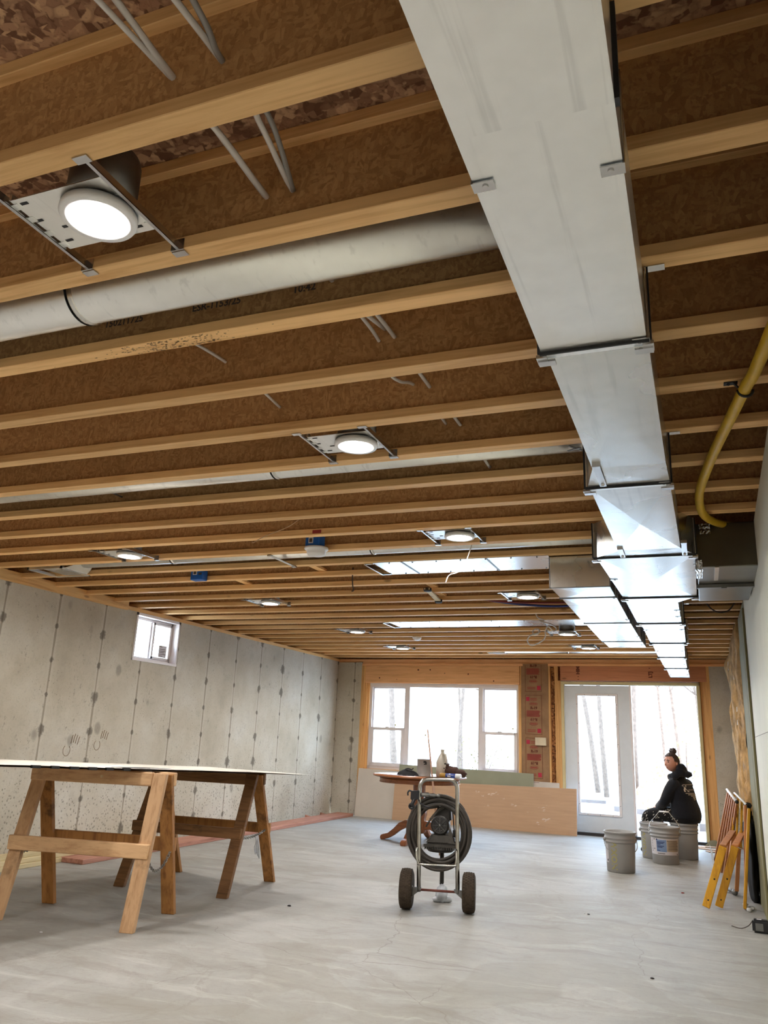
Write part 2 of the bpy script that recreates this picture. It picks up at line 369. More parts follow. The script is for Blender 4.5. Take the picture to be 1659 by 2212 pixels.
# ------------------------------------------------------------------ mesh builder
WPOS = {}
class MB:
    def __init__(s, M=None):
        s.bm = bmesh.new(); s.M = M or Matrix.Identity(4)
    def _v(s, co):
        return s.bm.verts.new(s.M @ Vector(co))
    def face(s, cos):
        try: return s.bm.faces.new([s._v(c) for c in cos])
        except ValueError: return None
    def hexa(s, a):   # 8 corners: bottom 4 then top 4
        v = [s._v(c) for c in a]
        for f in ((3, 2, 1, 0), (4, 5, 6, 7), (0, 1, 5, 4), (1, 2, 6, 5), (2, 3, 7, 6), (3, 0, 4, 7)):
            s.bm.faces.new([v[i] for i in f])
        return s
    def box(s, x0, x1, y0, y1, z0, z1):
        return s.hexa([(x0, y0, z0), (x1, y0, z0), (x1, y1, z0), (x0, y1, z0), (x0, y0, z1), (x1, y0, z1), (x1, y1, z1), (x0, y1, z1)])
    def bar(s, p0, p1, w, h, up=(0, 0, 1)):
        p0, p1 = Vector(p0), Vector(p1); d = (p1-p0).normalized(); up = Vector(up)
        sx = d.cross(up); sx = sx.normalized() if sx.length > 1e-6 else d.orthogonal().normalized()
        uy = sx.cross(d)
        c = [p+sx*a*w/2+uy*b*h/2 for p in (p0, p1) for a, b in ((-1, -1), (1, -1), (1, 1), (-1, 1))]
        return s.hexa(c)
    def tube(s, pts, r, n=10, closed=False, cap=True):
        P = [Vector(p) for p in pts]; m = len(P)
        R = r if isinstance(r, (list, tuple)) else [r]*m
        t = []
        for i in range(m):
            a = P[(i-1) % m] if (closed or i) else P[0]; b = P[(i+1) % m] if (closed or i < m-1) else P[-1]
            d = (b-a); t.append(d.normalized() if d.length > 1e-9 else Vector((0, 0, 1)))
        nn = t[0].orthogonal().normalized(); rings = []
        for i in range(m):
            nn = nn - t[i]*nn.dot(t[i]); nn = nn.normalized() if nn.length > 1e-6 else t[i].orthogonal().normalized()
            bb = t[i].cross(nn)
            rings.append([s._v(P[i]+(nn*math.cos(2*PI*k/n)+bb*math.sin(2*PI*k/n))*R[i]) for k in range(n)])
        for i in range(m if closed else m-1):
            a, b = rings[i], rings[(i+1) % m]
            for k in range(n):
                f = s.bm.faces.new((a[k], a[(k+1) % n], b[(k+1) % n], b[k])); f.smooth = True
        if cap and not closed:
            s.bm.faces.new(rings[0][::-1]); s.bm.faces.new(rings[-1])
        return s
    def lathe(s, prof, c=(0, 0, 0), n=32, axis='Z', smooth=True, caps=(True, True)):
        c = Vector(c); rings = []
        for (r, h) in prof:
            ring = []
            for k in range(n):
                a = 2*PI*k/n; x, y = r*math.cos(a), r*math.sin(a)
                p = {'Z': (x, y, h), 'Y': (x, h, y), 'X': (h, x, y)}[axis]
                ring.append(s._v(c+Vector(p)))
            rings.append(ring)
        for a, b in zip(rings, rings[1:]):
            for k in range(n):
                f = s.bm.faces.new((a[k], a[(k+1) % n], b[(k+1) % n], b[k])); f.smooth = smooth
        if prof[0][0] > 1e-5 and caps[0]: s.bm.faces.new(rings[0][::-1])
        if prof[-1][0] > 1e-5 and caps[1]: s.bm.faces.new(rings[-1])
        return s
    def prism(s, poly, h, axis='Z', base=0.0):
        def P(u, v, w): return {'Z': (u, v, w), 'Y': (u, w, v), 'X': (w, u, v)}[axis]
        a = [s._v(P(u, v, base)) for u, v in poly]; b = [s._v(P(u, v, base+h)) for u, v in poly]
        s.bm.faces.new(a[::-1]); s.bm.faces.new(b); n = len(poly)
        for i in range(n): s.bm.faces.new((a[i], a[(i+1) % n], b[(i+1) % n], b[i]))
        return s
    def ball(s, c, r, seg=20, rings=12, f=None):
        c = Vector(c); rr = r if isinstance(r, (tuple, list)) else (r, r, r); g = []
        for i in range(rings+1):
            th = PI*i/rings; row = []
            for k in range(seg):
                ph = 2*PI*k/seg; d = Vector((math.sin(th)*math.cos(ph), math.sin(th)*math.sin(ph), math.cos(th)))
                k_ = f(d) if f else 1.0
                row.append(s._v(c+Vector((d.x*rr[0], d.y*rr[1], d.z*rr[2]))*k_))
            g.append(row)
        for i in range(rings):
            for k in range(seg):
                fc = s.bm.faces.new((g[i][k], g[i+1][k], g[i+1][(k+1) % seg], g[i][(k+1) % seg])); fc.smooth = True
        return s
    def grid(s, fn, nu, nv, smooth=True):
        g = [[s._v(fn(i/nu, j/nv)) for j in range(nv+1)] for i in range(nu+1)]
        for i in range(nu):
            for j in range(nv):
                f = s.bm.faces.new((g[i][j], g[i+1][j], g[i+1][j+1], g[i][j+1])); f.smooth = smooth
        return s
    def bevel(s, w=.004, seg=1, ang=40):
        bmesh.ops.remove_doubles(s.bm, verts=s.bm.verts, dist=1e-6)
        es = [e for e in s.bm.edges if len(e.link_faces) == 2 and e.calc_face_angle(0) > math.radians(ang)]
        bmesh.ops.bevel(s.bm, geom=es, offset=w, segments=seg, affect='EDGES', clamp_overlap=True)
        return s
    def solid(s, t):
        bmesh.ops.solidify(s.bm, geom=list(s.bm.faces), thickness=t); return s
    def build(s, name, mat, parent=None, label=None, weld=True):
        if weld: bmesh.ops.remove_doubles(s.bm, verts=s.bm.verts, dist=2e-5)
        bmesh.ops.recalc_face_normals(s.bm, faces=s.bm.faces)
        vs = [v.co for v in s.bm.verts]
        lo = Vector((min(v.x for v in vs), min(v.y for v in vs), min(v.z for v in vs))); hi = Vector((max(v.x for v in vs), max(v.y for v in vs), max(v.z for v in vs)))
        c = (lo+hi)/2
        if parent is None: c.z = lo.z
        for v in s.bm.verts: v.co -= c
        me = bpy.data.meshes.new(name); s.bm.to_mesh(me); s.bm.free()
        me.materials.append(MATS[mat] if isinstance(mat, str) else mat)
        return link(name, me, c, parent, label)
def link(name, me, c, parent=None, label=None):
    o = bpy.data.objects.new(name, me); COL.objects.link(o); WPOS[o.name] = c.copy()
    if parent is not None:
        o.parent = parent; o.location = c-WPOS[parent.name]
    else: o.location = c
    if label: o['label'] = label
    return o
def thing(name, loc, label=None, cat=None, group=None, kind=None):
    o = bpy.data.objects.new(name, None); o.empty_display_size = .1; COL.objects.link(o)
    o.location = loc; WPOS[o.name] = Vector(loc); return tag(o, label, cat, group, kind)
def tag(o, label=None, cat=None, group=None, kind=None):
    if label: o['label'] = label
    if cat: o['category'] = cat
    if group: o['group'] = group
    if kind: o['kind'] = kind
    return o
def dup(root, delta, label, group=None):
    r = root.copy(); COL.objects.link(r); r.location = root.location+Vector(delta); r['label'] = label
    WPOS[r.name] = WPOS[root.name]+Vector(delta)
    for ch in root.children:
        c = ch.copy(); COL.objects.link(c); c.parent = r; WPOS[c.name] = WPOS[ch.name]+Vector(delta)
        for g in ch.children:
            d = g.copy(); COL.objects.link(d); d.parent = c
    return r
def struct(o): o['kind'] = 'structure'; return o
def rotz(a, c=(0, 0, 0)):
    return Matrix.Translation(Vector(c)) @ Matrix.Rotation(a, 4, 'Z')
def text_mesh(body, size, bold=0.0):
    cu = bpy.data.curves.new('lettering', 'FONT'); cu.body = body; cu.size = size; cu.align_x = 'CENTER'; cu.align_y = 'CENTER'; cu.offset = bold
    cu.resolution_u = 2
    o = bpy.data.objects.new('lettering', cu); COL.objects.link(o)
    dg = bpy.context.evaluated_depsgraph_get(); me = bpy.data.meshes.new_from_object(o.evaluated_get(dg))
    bm = bmesh.new(); bm.from_mesh(me); COL.objects.unlink(o); bpy.data.objects.remove(o); bpy.data.curves.remove(cu); bpy.data.meshes.remove(me)
    return bm
def add_text(mb, body, size, fn, bold=0.0):
    """append lettering; fn(u, v) maps flat text coordinates to a point"""
    bm = text_mesh(body, size, bold); vm = {}
    for f in bm.faces:
        try: mb.bm.faces.new([vm.setdefault(v.index, None) or vm.__setitem__(v.index, mb._v(fn(v.co.x, v.co.y))) or vm[v.index] for v in f.verts])
        except ValueError: pass
    bm.free(); return mb
def spline(pts, n=8):
    P = [Vector(p) for p in pts]; out = []
    for i in range(len(P)-1):
        a = P[max(i-1, 0)]; b = P[i]; c = P[i+1]; d = P[min(i+2, len(P)-1)]
        for k in range(n):
            t = k/n
            out.append(.5*((2*b)+(c-a)*t+(2*a-5*b+4*c-d)*t*t+(3*b-a-3*c+d)*t**3))
    out.append(P[-1]); return out
def arc(c, r, a0, a1, n, u, v):
    c, u, v = Vector(c), Vector(u), Vector(v)
    return [c+u*r*math.cos(a0+(a1-a0)*i/n)+v*r*math.sin(a0+(a1-a0)*i/n) for i in range(n+1)]
ORD = ['first', 'second', 'third', 'fourth', 'fifth', 'sixth', 'seventh', 'eighth', 'ninth', 'tenth', 'eleventh', 'twelfth', 'thirteenth', 'fourteenth', 'fifteenth',
       'sixteenth', 'seventeenth', 'eighteenth', 'nineteenth', 'twentieth']
# ------------------------------------------------------------------ the room shell
MBK = rotz(-.034, (-5.46, 11.95, 0))        # local frame of the back wall: x along it, y outwards
def bk(u, w, z): return tuple(MBK @ Vector((u, w, z)))
struct(MB().box(-5.9, 1.75, -4.2, 11.93, -.12, 0).build('floor', 'floor_concrete'))
struct(MB().box(-5.75, 1.75, -4.2, 12.6, HZ+.302, HZ+.325).build('ceiling', 'osb_deck'))

# left foundation wall with its small slider window
wl = thing('wall_left', (-5.48, 4, 0), kind='structure')
m = MB(); X0, X1 = -5.70, -5.48
m.box(X0, X1, -4.2, 6.775, 0, 2.348); m.box(X0, X1, 7.525, 12.2, 0, 2.348); m.box(X0, X1, 6.775, 7.525, 0, 1.856)
m.build('concrete_panel', 'concrete_left', wl)
MB().box(-5.66, -5.47, -4.2, 12.1, 2.348, 2.388).bevel(.003).build('sill_plate', 'plate_wood', wl)
MB().box(-5.475, -5.437, -4.2, 6.57, 2.335, 2.425).bevel(.003).build('ledger_board', 'plate_wood', wl)
MB().box(-5.72, -5.67, -4.2, 12.3, 2.3, HZ+.31).build('rim_board', 'osb_web', wl)
def handprint(y, z, s):
    m = MB(); m.tube([(-5.4795, y+s*.045*math.cos(a), z+s*.05*math.sin(a)) for a in [2.2+q*.45 for q in range(12)]], .0026, 5)
    for i in range(4): m.tube(spline([(-5.4795, y+s*(.045+.028*i), z+s*(.07-.008*abs(i-1))), (-5.4795, y+s*(.05+.03*i), z+s*(.115-.008*abs(i-1))), (-5.4795, y+s*(.06+.03*i), z+s*(.15-.012*abs(i-1)))], 3), .003, 5)
    m.build('handprint', 'mould', wl)
handprint(6.02, .94, 1.0); handprint(6.42, .99, .95)
win1 = thing('window_1', (-5.56, 7.15, 1.87), kind='structure')
m = MB(); 
m.box(-5.60, -5.472, 6.765, 6.79, 1.846, 2.346); m.box(-5.60, -5.472, 7.512, 7.535, 1.846, 2.346); m.box(-5.60, -5.472, 6.765, 7.535, 2.318, 2.346); m.box(-5.60, -5.468, 6.765, 7.535, 1.846, 1.872)
m.build('window_buck', 'vinyl_white', win1)
m = MB(); fx0, fx1 = -5.60, -5.555
for a in ((6.79, 6.82, 1.872, 2.318), (7.485, 7.512, 1.872, 2.318), (6.79, 7.512, 2.29, 2.318), (6.79, 7.512, 1.872, 1.90)): m.box(fx0, fx1, *a)
m.bevel(.003).build('frame', 'vinyl_white', win1)
m = MB()
for a in ((7.155, 7.19, 1.90, 2.29), (7.46, 7.485, 1.90, 2.29), (7.155, 7.485, 2.268, 2.29), (7.155, 7.485, 1.90, 1.925)): m.box(-5.575, -5.545, *a)
m.bevel(.003).build('sash', 'vinyl_white', win1)
m = MB(); m.box(-5.59, -5.575, 7.14, 7.16, 1.9, 2.29); m.box(-5.548, -5.538, 7.165, 7.18, 2.06, 2.13); m.build('latch_stile', 'vinyl_white', win1)
MB().box(-5.583, -5.579, 6.82, 7.15, 1.9, 2.29).build('pane', 'window_glass', win1)
MB().box(-5.563, -5.559, 7.19, 7.46, 1.925, 2.268).build('pane', 'window_glass', win1)
st = MB().box(-5.5585, -5.5575, 7.30, 7.44, 1.93, 2.06).build('sticker', 'label_white', win1)
m = MB()
for i, (w_, z_) in enumerate(((.05, 2.045), (.11, 2.02), (.12, 2.0), (.09, 1.985), (.12, 1.965), (.07, 1.945))):
    m.box(-5.5573, -5.557, 7.31, 7.31+w_, z_-.003, z_+.003)
m.build('printing', 'ink_grey', st)

# right wall: painted board near the camera, open framing beyond
wr = thing('wall_right', (.4, 5, 0), kind='structure')
def rx(y): return .262+.0178*y
m = MB()
m.hexa([(rx(-4.2), -4.2, 0), (rx(-4.2)+.12, -4.2, 0), (rx(6.82)+.12, 6.82, 0), (rx(6.82), 6.82, 0), (rx(-4.2), -4.2, HZ), (rx(-4.2)+.12, -4.2, HZ), (rx(6.82)+.12, 6.82, HZ), (rx(6.82), 6.82, HZ)])
m.build('wall_board', 'wall_board', wr)
m = MB()
m.hexa([(rx(-4)-.0008, -4, 1.287), (rx(-4)+.002, -4, 1.287), (rx(6.82)+.002, 6.82, 1.287), (rx(6.82)-.0008, 6.82, 1.287), (rx(-4)-.0008, -4, 1.2895), (rx(-4)+.002, -4, 1.2895), (rx(6.82)+.002, 6.82, 1.2895), (rx(6.82)-.0008, 6.82, 1.2895)])
m.build('board_seam', 'ink_grey', wr)
MB().box(.52, .56, 6.7, 12.1, 0, HZ).build('sheathing', 'kraft_dark', wr)
for i, y in enumerate((8.12, 9.3, 10.45, 11.6)):
    MB().box(.44, .52, y, y+.038, 0, HZ).bevel(.002).build('stud', 'stud_wood', wr)
struct(MB().box(1.65, 1.75, -4.2, 12.6, -.1, HZ+.33).build('wall_light_block', 'concrete_plain'))  # added unseen wall, keeps sky light from leaking in above the right wall
struct(MB().box(-5.75, 1.75, -4.3, -4.2, -.1, HZ+.33).build('wall_rear', 'concrete_plain'))

# back wall: concrete returns and open stud framing
wb = thing('wall_back', bk(2.8, 0, 0), kind='structure')
def B(): return MB(MBK)
B().box(-.3, .405, 0, .22, 0, 2.335).build('concrete_return', 'concrete_back', wb)
B().box(5.62, 7.2, 0, .22, 0, 2.285).build('concrete_return', 'concrete_back', wb)
B().box(-.3, 7.2, .14, .16, 2.28, HZ+.33).build('rim_board', 'osb_web', wb)
B().box(.405, 6.1, 0.0, .14, 2.285, 2.322).bevel(.002).build('top_plate', 'header_wood', wb)
B().box(-.2, 7.0, .02, .14, 2.322, 2.388).bevel(.002).build('top_plate', 'header_wood', wb)
B().box(.47, 2.995, .0, .13, 2.012, 2.283).bevel(.003).build('window_header', 'header_wood', wb)
B().box(3.60, 5.583, .0, .13, 2.079, 2.284).bevel(.003).build('door_header', 'header_red', wb)
for u0, u1, z1, w0 in ((.405, .443, 2.284, -.004), (.443, .47, 2.284, .0), (.47, .508, 2.011, .012), (.508, .54, 2.011, .03), (2.975, 3.0, 2.011, .012), (3.0, 3.018, 2.284, .012),
                   (3.424, 3.45, 2.284, .0), (3.516, 3.54, 2.284, .0), (3.54, 3.563, 2.284, .006), (3.563, 3.602, 2.078, .01), (5.492, 5.527, 2.078, .03), (5.527, 5.583, 2.078, .01), (5.583, 5.62, 2.284, .0)):
    B().box(u0, u1, w0, .14, 0, z1).bevel(.002).build('stud', 'stud_wood', wb)
m = B(); m.box(.4, 3.6, .141, .155, 0, .70); m.box(2.97, 3.61, .141, .155, .70, 2.3); m.box(.4, .545, .141, .155, .7, 2.3); m.box(.4, 3.61, .141, .155, 1.995, 2.3); m.box(5.48, 5.65, .141, .155, 0, 2.3); m.box(3.5, 5.6, .141, .155, 2.07, 2.3)
m.build('sheathing', 'osb_wall', wb)
B().box(3.45, 3.516, .07, .08, 0, 2.284).build('osb_strip', 'osb_wall', wb)
B().box(.54, 2.975, .01, .14, .62, .70).build('window_sill_plate', 'stud_wood', wb)
m = B()      # carpenter's stamps on the door header
for (u, z, t) in ((3.86, 2.225, 'HIM'), (4.86, 2.17, 'LTJ')):
    add_text(m, t, .065, lambda x, y, u=u, z=z: (u-y, -.0006, z+x), .004)
m.box(3.85, 3.87, -.001, 0, 2.13, 2.14); m.box(3.85, 3.87, -.001, 0, 2.09, 2.10); m.box(4.84, 4.86, -.001, 0, 2.255, 2.263)
m.build('stamped_lettering', 'ink_brown', wb)
m = B()      # knots in the window header are darker wood plugs
for (u, z, r) in ((.72, 2.09, .012), (1.38, 2.22, .014), (1.58, 2.222, .011), (1.82, 2.17, .008), (2.2, 2.16, .012), (2.6, 2.06, .01), (1.02, 2.07, .006)):
    m.lathe([(r, -.001), (r, .001)], (u, 0, z), 12, 'Y')
m.build('knot', 'ink_brown', wb)

# big back window: fixed centre with a single-hung sash each side
w2 = thing('window_2', bk(1.75, .1, .7), kind='structure')
m = B(); a0, a1 = .06, .14
for q in ((.54, .585, .70, 1.99), (2.945, 2.975, .70, 1.99), (.54, 2.975, 1.955, 1.99), (.54, 2.975, .70, .745), (1.153, 1.228, .745, 1.955), (2.345, 2.418, .745, 1.955)):
    m.box(q[0], q[1], a0, a1, q[2], q[3])
m.bevel(.004).build('frame', 'vinyl_white', w2)
def hung(u0, u1, zr):
    m = B(); i = .05
    for q in ((u0, u0+i, .745, zr+.03), (u1-i, u1, .745, zr+.03), (u0, u1, zr-.012, zr+.03), (u0, u1, .745, .80)): m.box(q[0], q[1], .045, .09, q[2], q[3])
    m.box((u0+u1)/2-.03, (u0+u1)/2+.03, .035, .06, zr+.028, zr+.042)
    m.bevel(.004).build('lower_sash', 'vinyl_white', w2)
    m = B()
    for q in ((u0, u0+.022, zr, 1.955), (u1-.022, u1, zr, 1.955), (u0, u1, 1.93, 1.955)): m.box(q[0], q[1], .09, .125, q[2], q[3])
    m.build('upper_sash', 'vinyl_white', w2)
    B().box(u0+i, u1-i, .066, .07, .80, zr-.01).build('pane', 'window_glass', w2)
    B().box(u0+.02, u1-.02, .106, .11, zr+.02, 1.935).build('pane', 'window_glass', w2)
hung(.585, 1.153, 1.30); hung(2.418, 2.945, 1.29)
B().box(1.228, 2.345, .1, .104, .745, 1.955).build('pane', 'window_glass', w2)
m = B()
for i in range(60):
    u = .56+2.4*i/59; z = 1.992+.012*noise.noise(Vector((u*9, 0, 0))); m.box(u-.024, u+.024, .055, .13, z-.012-.008*random.random(), 2.012)
m.build('foam_seal', 'vinyl_white', w2)
for (u, z, w) in ((.99, 1.37, .088), (1.49, 1.235, .095), (2.87, 1.375, .088)):
    B().box(u-.012, u+.012, w, w+.002, z-.012, z+.012).build('sticker', 'leaf_yellow', w2)

# patio door: fixed leaf at the left, open doorway at the right
d1 = thing('door_1', bk(4.55, .08, 0), kind='structure')
m = B()
for q in ((3.605, 3.645, .0, 2.065), (5.452, 5.488, .0, 2.065), (3.605, 5.488, 2.028, 2.065)): m.box(q[0], q[1], .0, .14, q[2], q[3])
m.bevel(.002).build('jamb', 'door_jamb', d1)
m = B(); m.box(3.645, 3.655, .03, .05, .03, 2.028); m.box(5.442, 5.452, .03, .05, .03, 2.028); m.box(3.645, 5.452, .03, .05, 2.018, 2.028); m.build('door_stop', 'door_white', d1)
B().box(3.6, 5.49, -.03, .16, -.004, .036).bevel(.004).build('threshold', 'threshold', d1)
leaf = B()
L0, L1, G0, G1, GZ0, GZ1 = 3.655, 4.562, 3.835, 4.362, .285, 1.868
for q in ((L0, G0, .04, 2.016), (G1, L1, .04, 2.016), (G0, G1, .04, GZ0), (G0, G1, GZ1, 2.016)): leaf.box(q[0], q[1], .05, .094, q[2], q[3])
lf = leaf.build('door_leaf', 'door_white', d1)
m = B()
for q in ((G0-.028, G0+.004, GZ0-.03, GZ1+.03), (G1-.004, G1+.034, GZ0-.03, GZ1+.03), (G0, G1, GZ1, GZ1+.03), (G0, G1, GZ0-.03, GZ0)): m.box(q[0], q[1], .038, .052, q[2], q[3])
m.bevel(.004).build('glazing_bead', 'vinyl_white', lf)
m = B()
for i in range(6):
    for u in (G0-.012, G1+.016): m.ball((u, .038, .4+i*.27), .005, 6, 4)
for i in range(3):
    for z in (GZ0-.015, GZ1+.015): m.ball((G0+.1+i*.17, .038, z), .005, 6, 4)
m.build('screw_cover', 'ink_grey', lf)
B().box(G0-.005, G1+.005, .07, .074, GZ0-.005, GZ1+.005).build('pane', 'window_glass', lf)
B().box(4.552, 4.582, .04, .10, .04, 2.018).bevel(.003).build('astragal', 'vinyl_white', lf)

# kraft-faced batt between window and door
bt = thing('insulation_batt', bk(3.22, 0, .0), 'brown paper-faced insulation batt printed R-19 between window and door framing', 'insulation')
def battf(a, b):
    u = 3.02+.405*a; z = .02+2.295*b
    w = -.006-.012*math.sin(PI*min(1, max(0, (a-.12)/.8)))*(.7+.3*noise.noise(Vector((a*3, b*14, 2)))) + .006*noise.noise(Vector((a*7, b*30, 5)))
    if a < .14: w += .012*(1-a/.14)
    return (u, w, z)
def batt_s(u, z):
    a = (u-3.02)/.405; b = (z-.02)/2.295; p = battf(a, b); return (u, p[1]-.0035, z)
m = B(); m.grid(battf, 16, 70); m.solid(.004); m.build('paper_facing', 'kraft', bt)
B().box(3.025, 3.42, .02, .13, .03, 2.28).build('fibreglass', 'kraft_torn', bt)
def quadp(mb, u0, u1, z0, z1):
    n = max(1, int((u1-u0)/.03)); mm = max(1, int((z1-z0)/.03))
    for i in range(n):
        for j in range(mm):
            a, b_ = u0+(u1-u0)*i/n, u0+(u1-u0)*(i+1)/n; c, d = z0+(z1-z0)*j/mm, z0+(z1-z0)*(j+1)/mm
            mb.face([batt_s(a, c), batt_s(b_, c), batt_s(b_, d), batt_s(a, d)])
UL, UR = 3.085, 3.325; UC = .5*(UL+UR)
for k in range(-1, 4):
    zt = 1.862-.608*k            # top of a printed panel
    red, mag, brn = B(), B(), B()
    def okz(z): return .03 < z < 2.30
    for z in (zt+.0, zt-.555):
        if okz(z): quadp(brn, UL, UR, z-.0025, z+.0025)
    for u in (UL, UR):
        z0, z1 = max(.03, zt-.555), min(2.30, zt)
        if z1 > z0: quadp(brn, u-.0025, u+.0025, z0, z1)
    if okz(zt-.03) and okz(zt-.09): quadp(mag, UL+.012, UL+.062, zt-.085, zt-.028)
    if okz(zt-.53) and okz(zt-.48): mg2 = B(); quadp(mg2, UR-.064, UR-.012, zt-.535, zt-.475); mg2.build('printed_square', 'ink_magenta', bt)
    for zz, fl in ((zt-.185, 1), (zt-.345, -1)):
        if okz(zz): add_text(brn, 'R-19', .052, lambda x, y, zz=zz, fl=fl: batt_s(UC+.005+x*fl, zz+y*fl), .003)
    for zz in (zt-.058, zt-.505):
        if okz(zz):
            for q in range(2): quadp(red, UL+(.075 if zz > zt-.2 else .03), UL+(.17 if zz > zt-.2 else .15), zz-.016+q*.022, zz-.008+q*.022)
    for zz in (zt-.125, zt-.408):
        if okz(zz):
            red.tube([batt_s(UC+.06*math.cos(t*.3), zz+.022*math.sin(t*.3)) for t in range(21)], .0022, 4, True)
            quadp(red, UC-.045, UC+.045, zz-.006, zz+.006)
    for q in range(9):
        zz = zt-.225-.010*q
        if okz(zz): quadp(red, UL+.018, UR-.012-.03*random.random(), zz-.0032, zz+.0032)
    for o_ in ((red, 'printed_paragraph', 'ink_red'), (mag, 'printed_square', 'ink_magenta'), (brn, 'printed_lettering', 'ink_brown')):
        if len(o_[0].bm.faces): o_[0].build(o_[1], o_[2], bt)
sw = thing('switch_box', bk(3.31, -.02, 1.155), 'ivory blank cover plate on outlet box over the paper-faced insulation', 'electrical box')
B().box(3.23, 3.39, -.05, -.035, 1.155, 1.265).bevel(.004).build('cover_plate', 'ivory_plastic', sw)
B().box(3.245, 3.375, -.036, -.006, 1.165, 1.255).build('box', 'blue_plastic', sw)

# ------------------------------------------------------------------ joists
JY = lambda k: 1.1239+.4064*k          # far edge of each lower flange
JC = lambda k: JY(k)-.032
XA, XB = -5.64, 1.62
jr = thing('floor_joist', (-2, JC(0), HZ), 'bare wood I-joist overhead, first of the row from the camera', 'joist', 'ceiling joists')
y = JC(0)
MB().box(XA, XB, y-.032, y+.032, HZ, HZ+.038).bevel(.002).build('bottom_flange', 'joist_flange', jr)
MB().box(XA, XB, y-.032, y+.032, HZ+.264, HZ+.302).bevel(.002).build('top_flange', 'joist_flange', jr)
MB().box(XA, XB, y-.005, y+.005, HZ+.037, HZ+.265).build('web', 'osb_web', jr)
NJ = 27
JOIST = {0: jr}
for k in range(1, NJ):
    if k < 14: lab = 'bare wood I-joist overhead, %s of the row counting from the camera' % ORD[k]
    else:
        q = NJ-1-k; lab = 'bare wood I-joist overhead, %s of the row counting from the back wall' % ORD[q]
    JOIST[k] = dup(jr, (0, .4064*k, 0), lab, 'ceiling joists')
yw = JC(2)-.0056
for (tx, xx) in (('150211725', -1.75), ('ESR-1153/25', -1.38), ('10:42', -1.06)):
    m = MB(); add_text(m, tx, .036, lambda x, y, xx=xx: (xx+x, yw, 2.503+y), .001)
    o = m.build('printed_lettering', 'ink_grey'); o.location -= JOIST[2].location; o.parent = JOIST[2]
m = MB(); random.seed(31)
for i in range(220):
    x, y = -1.55+random.gauss(0, .13), JC(2)+random.uniform(-.029, .029); r = random.uniform(.0008, .003)
    m.face([(x+r*random.uniform(1, 3)*math.cos(a), y+r*.8*math.sin(a), HZ-.0006) for a in [q*1.047 for q in range(6)]])
o = m.build('mould_stain', 'mould'); o.location -= JOIST[2].location; o.parent = JOIST[2]
m = MB()     # printed grade stamp on the subfloor above the first bay
for i in range(7):
    for j in range(3): m.box(-1.67+.035*j+.012*i % .03, -1.645+.035*j, .86+.022*i, .868+.022*i, HZ+.3008, HZ+.3018)
m.box(-1.75, -1.5, .835, .84, HZ+.3008, HZ+.3018); m.box(-1.75, -1.5, 1.02, 1.026, HZ+.3008, HZ+.3018)
m.build('grade_stamp', 'ink_black', bpy.data.objects['ceiling'])

# short wood blocks laid across bays
for i, (x, k, lab) in enumerate(((-2.73, 10, 'pale wood strip bridging joists right of the blue ceiling box'), (-3.65, 11, 'pale wood strip bridging joists beyond the blue ceiling box'),
                                 (-2.05, 12, 'pale wood strip bridging joists beside the small hanging wire'), (-2.1, 13, 'pale wood strip bridging joists left of the far lamp'))):
    b = MB().box(x-.03, x+.03, JY(k)-.02, JY(k)+.40, HZ+.04, HZ+.058).build('bridging_strip', 'joist_flange'); tag(b, lab, 'wood strip', 'strips between joists')
# ------------------------------------------------------------------ sheet-metal trunk ducts
ZT = HZ-.004
def zb(y):
    P = ((-2, .205), (4.42, .205), (5.65, .216), (6.85, .220), (8.08, .232), (9.3, .238), (10.5, .246), (11.6, .268))
    for (a, p), (b, q) in zip(P, P[1:]):
        if y <= b: return HZ-(p+(q-p)*(y-a)/(b-a))
    return HZ-.268
def frustum(mb, y0, y1, a, b, z0=None, z1=None, dome=.004):
    """duct length from y0 to y1; a, b = (x left, x right) at each end; the bottom carries a cross-broken crease"""
    z0 = zb(y0) if z0 is None else z0; z1 = zb(y1) if z1 is None else z1
    v = [mb._v(p) for p in ((a[0], y0, z0), (a[1], y0, z0), (b[1], y1, z1), (b[0], y1, z1), (a[0], y0, ZT), (a[1], y0, ZT), (b[1], y1, ZT), (b[0], y1, ZT))]
    c = mb._v(((a[0]+a[1]+b[0]+b[1])/4, (y0+y1)/2, (z0+z1)/2-dome))
    for i in range(4): mb.bm.faces.new((v[i], v[(i+1) % 4], c))
    for f in ((4, 7, 6, 5), (0, 4, 5, 1), (1, 5, 6, 2), (2, 6, 7, 3), (3, 7, 4, 0)): mb.bm.faces.new([v[i] for i in f])
def cleat(mb, y, x0, x1, z=None, t=.011, w=.012):
    z = zb(y) if z is None else z
    mb.box(x0-t, x1+t, y-w, y+w, z-t, z); mb.box(x0-t, x0, y-w, y+w, z-t, ZT); mb.box(x1, x1+t, y-w, y+w, z-t, ZT)
def ctab(mb, y, x, z, s=1):   # folded corner tab of a drive cleat
    mb.box(x-.012*s if s > 0 else x-.034, x+.034 if s > 0 else x+.012, y+.006, y+.034, z-.019, z-.012)
    mb.box(x-.014, x+.014, y-.012, y+.03, z-.016, z-.006)
td = thing('trunk_duct', (-.2, 5, HZ-.2), 'long galvanized rectangular trunk duct running from above the camera to the door', 'duct')
def sect(fr, mat='galvanized', par=td):
    m = MB()
    for f in fr: frustum(m, *f)
    return m.build('duct_section', mat, par, weld=False)
A = (-.335, -.065)
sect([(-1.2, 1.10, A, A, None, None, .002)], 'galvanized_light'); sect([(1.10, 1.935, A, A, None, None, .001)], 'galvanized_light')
sect([(1.935, 2.90, (-.324, -.062), (-.319, -.056), None, None, .003), (2.90, 3.14, (-.319, -.056), (-.368, -.050), None, None, .002)])
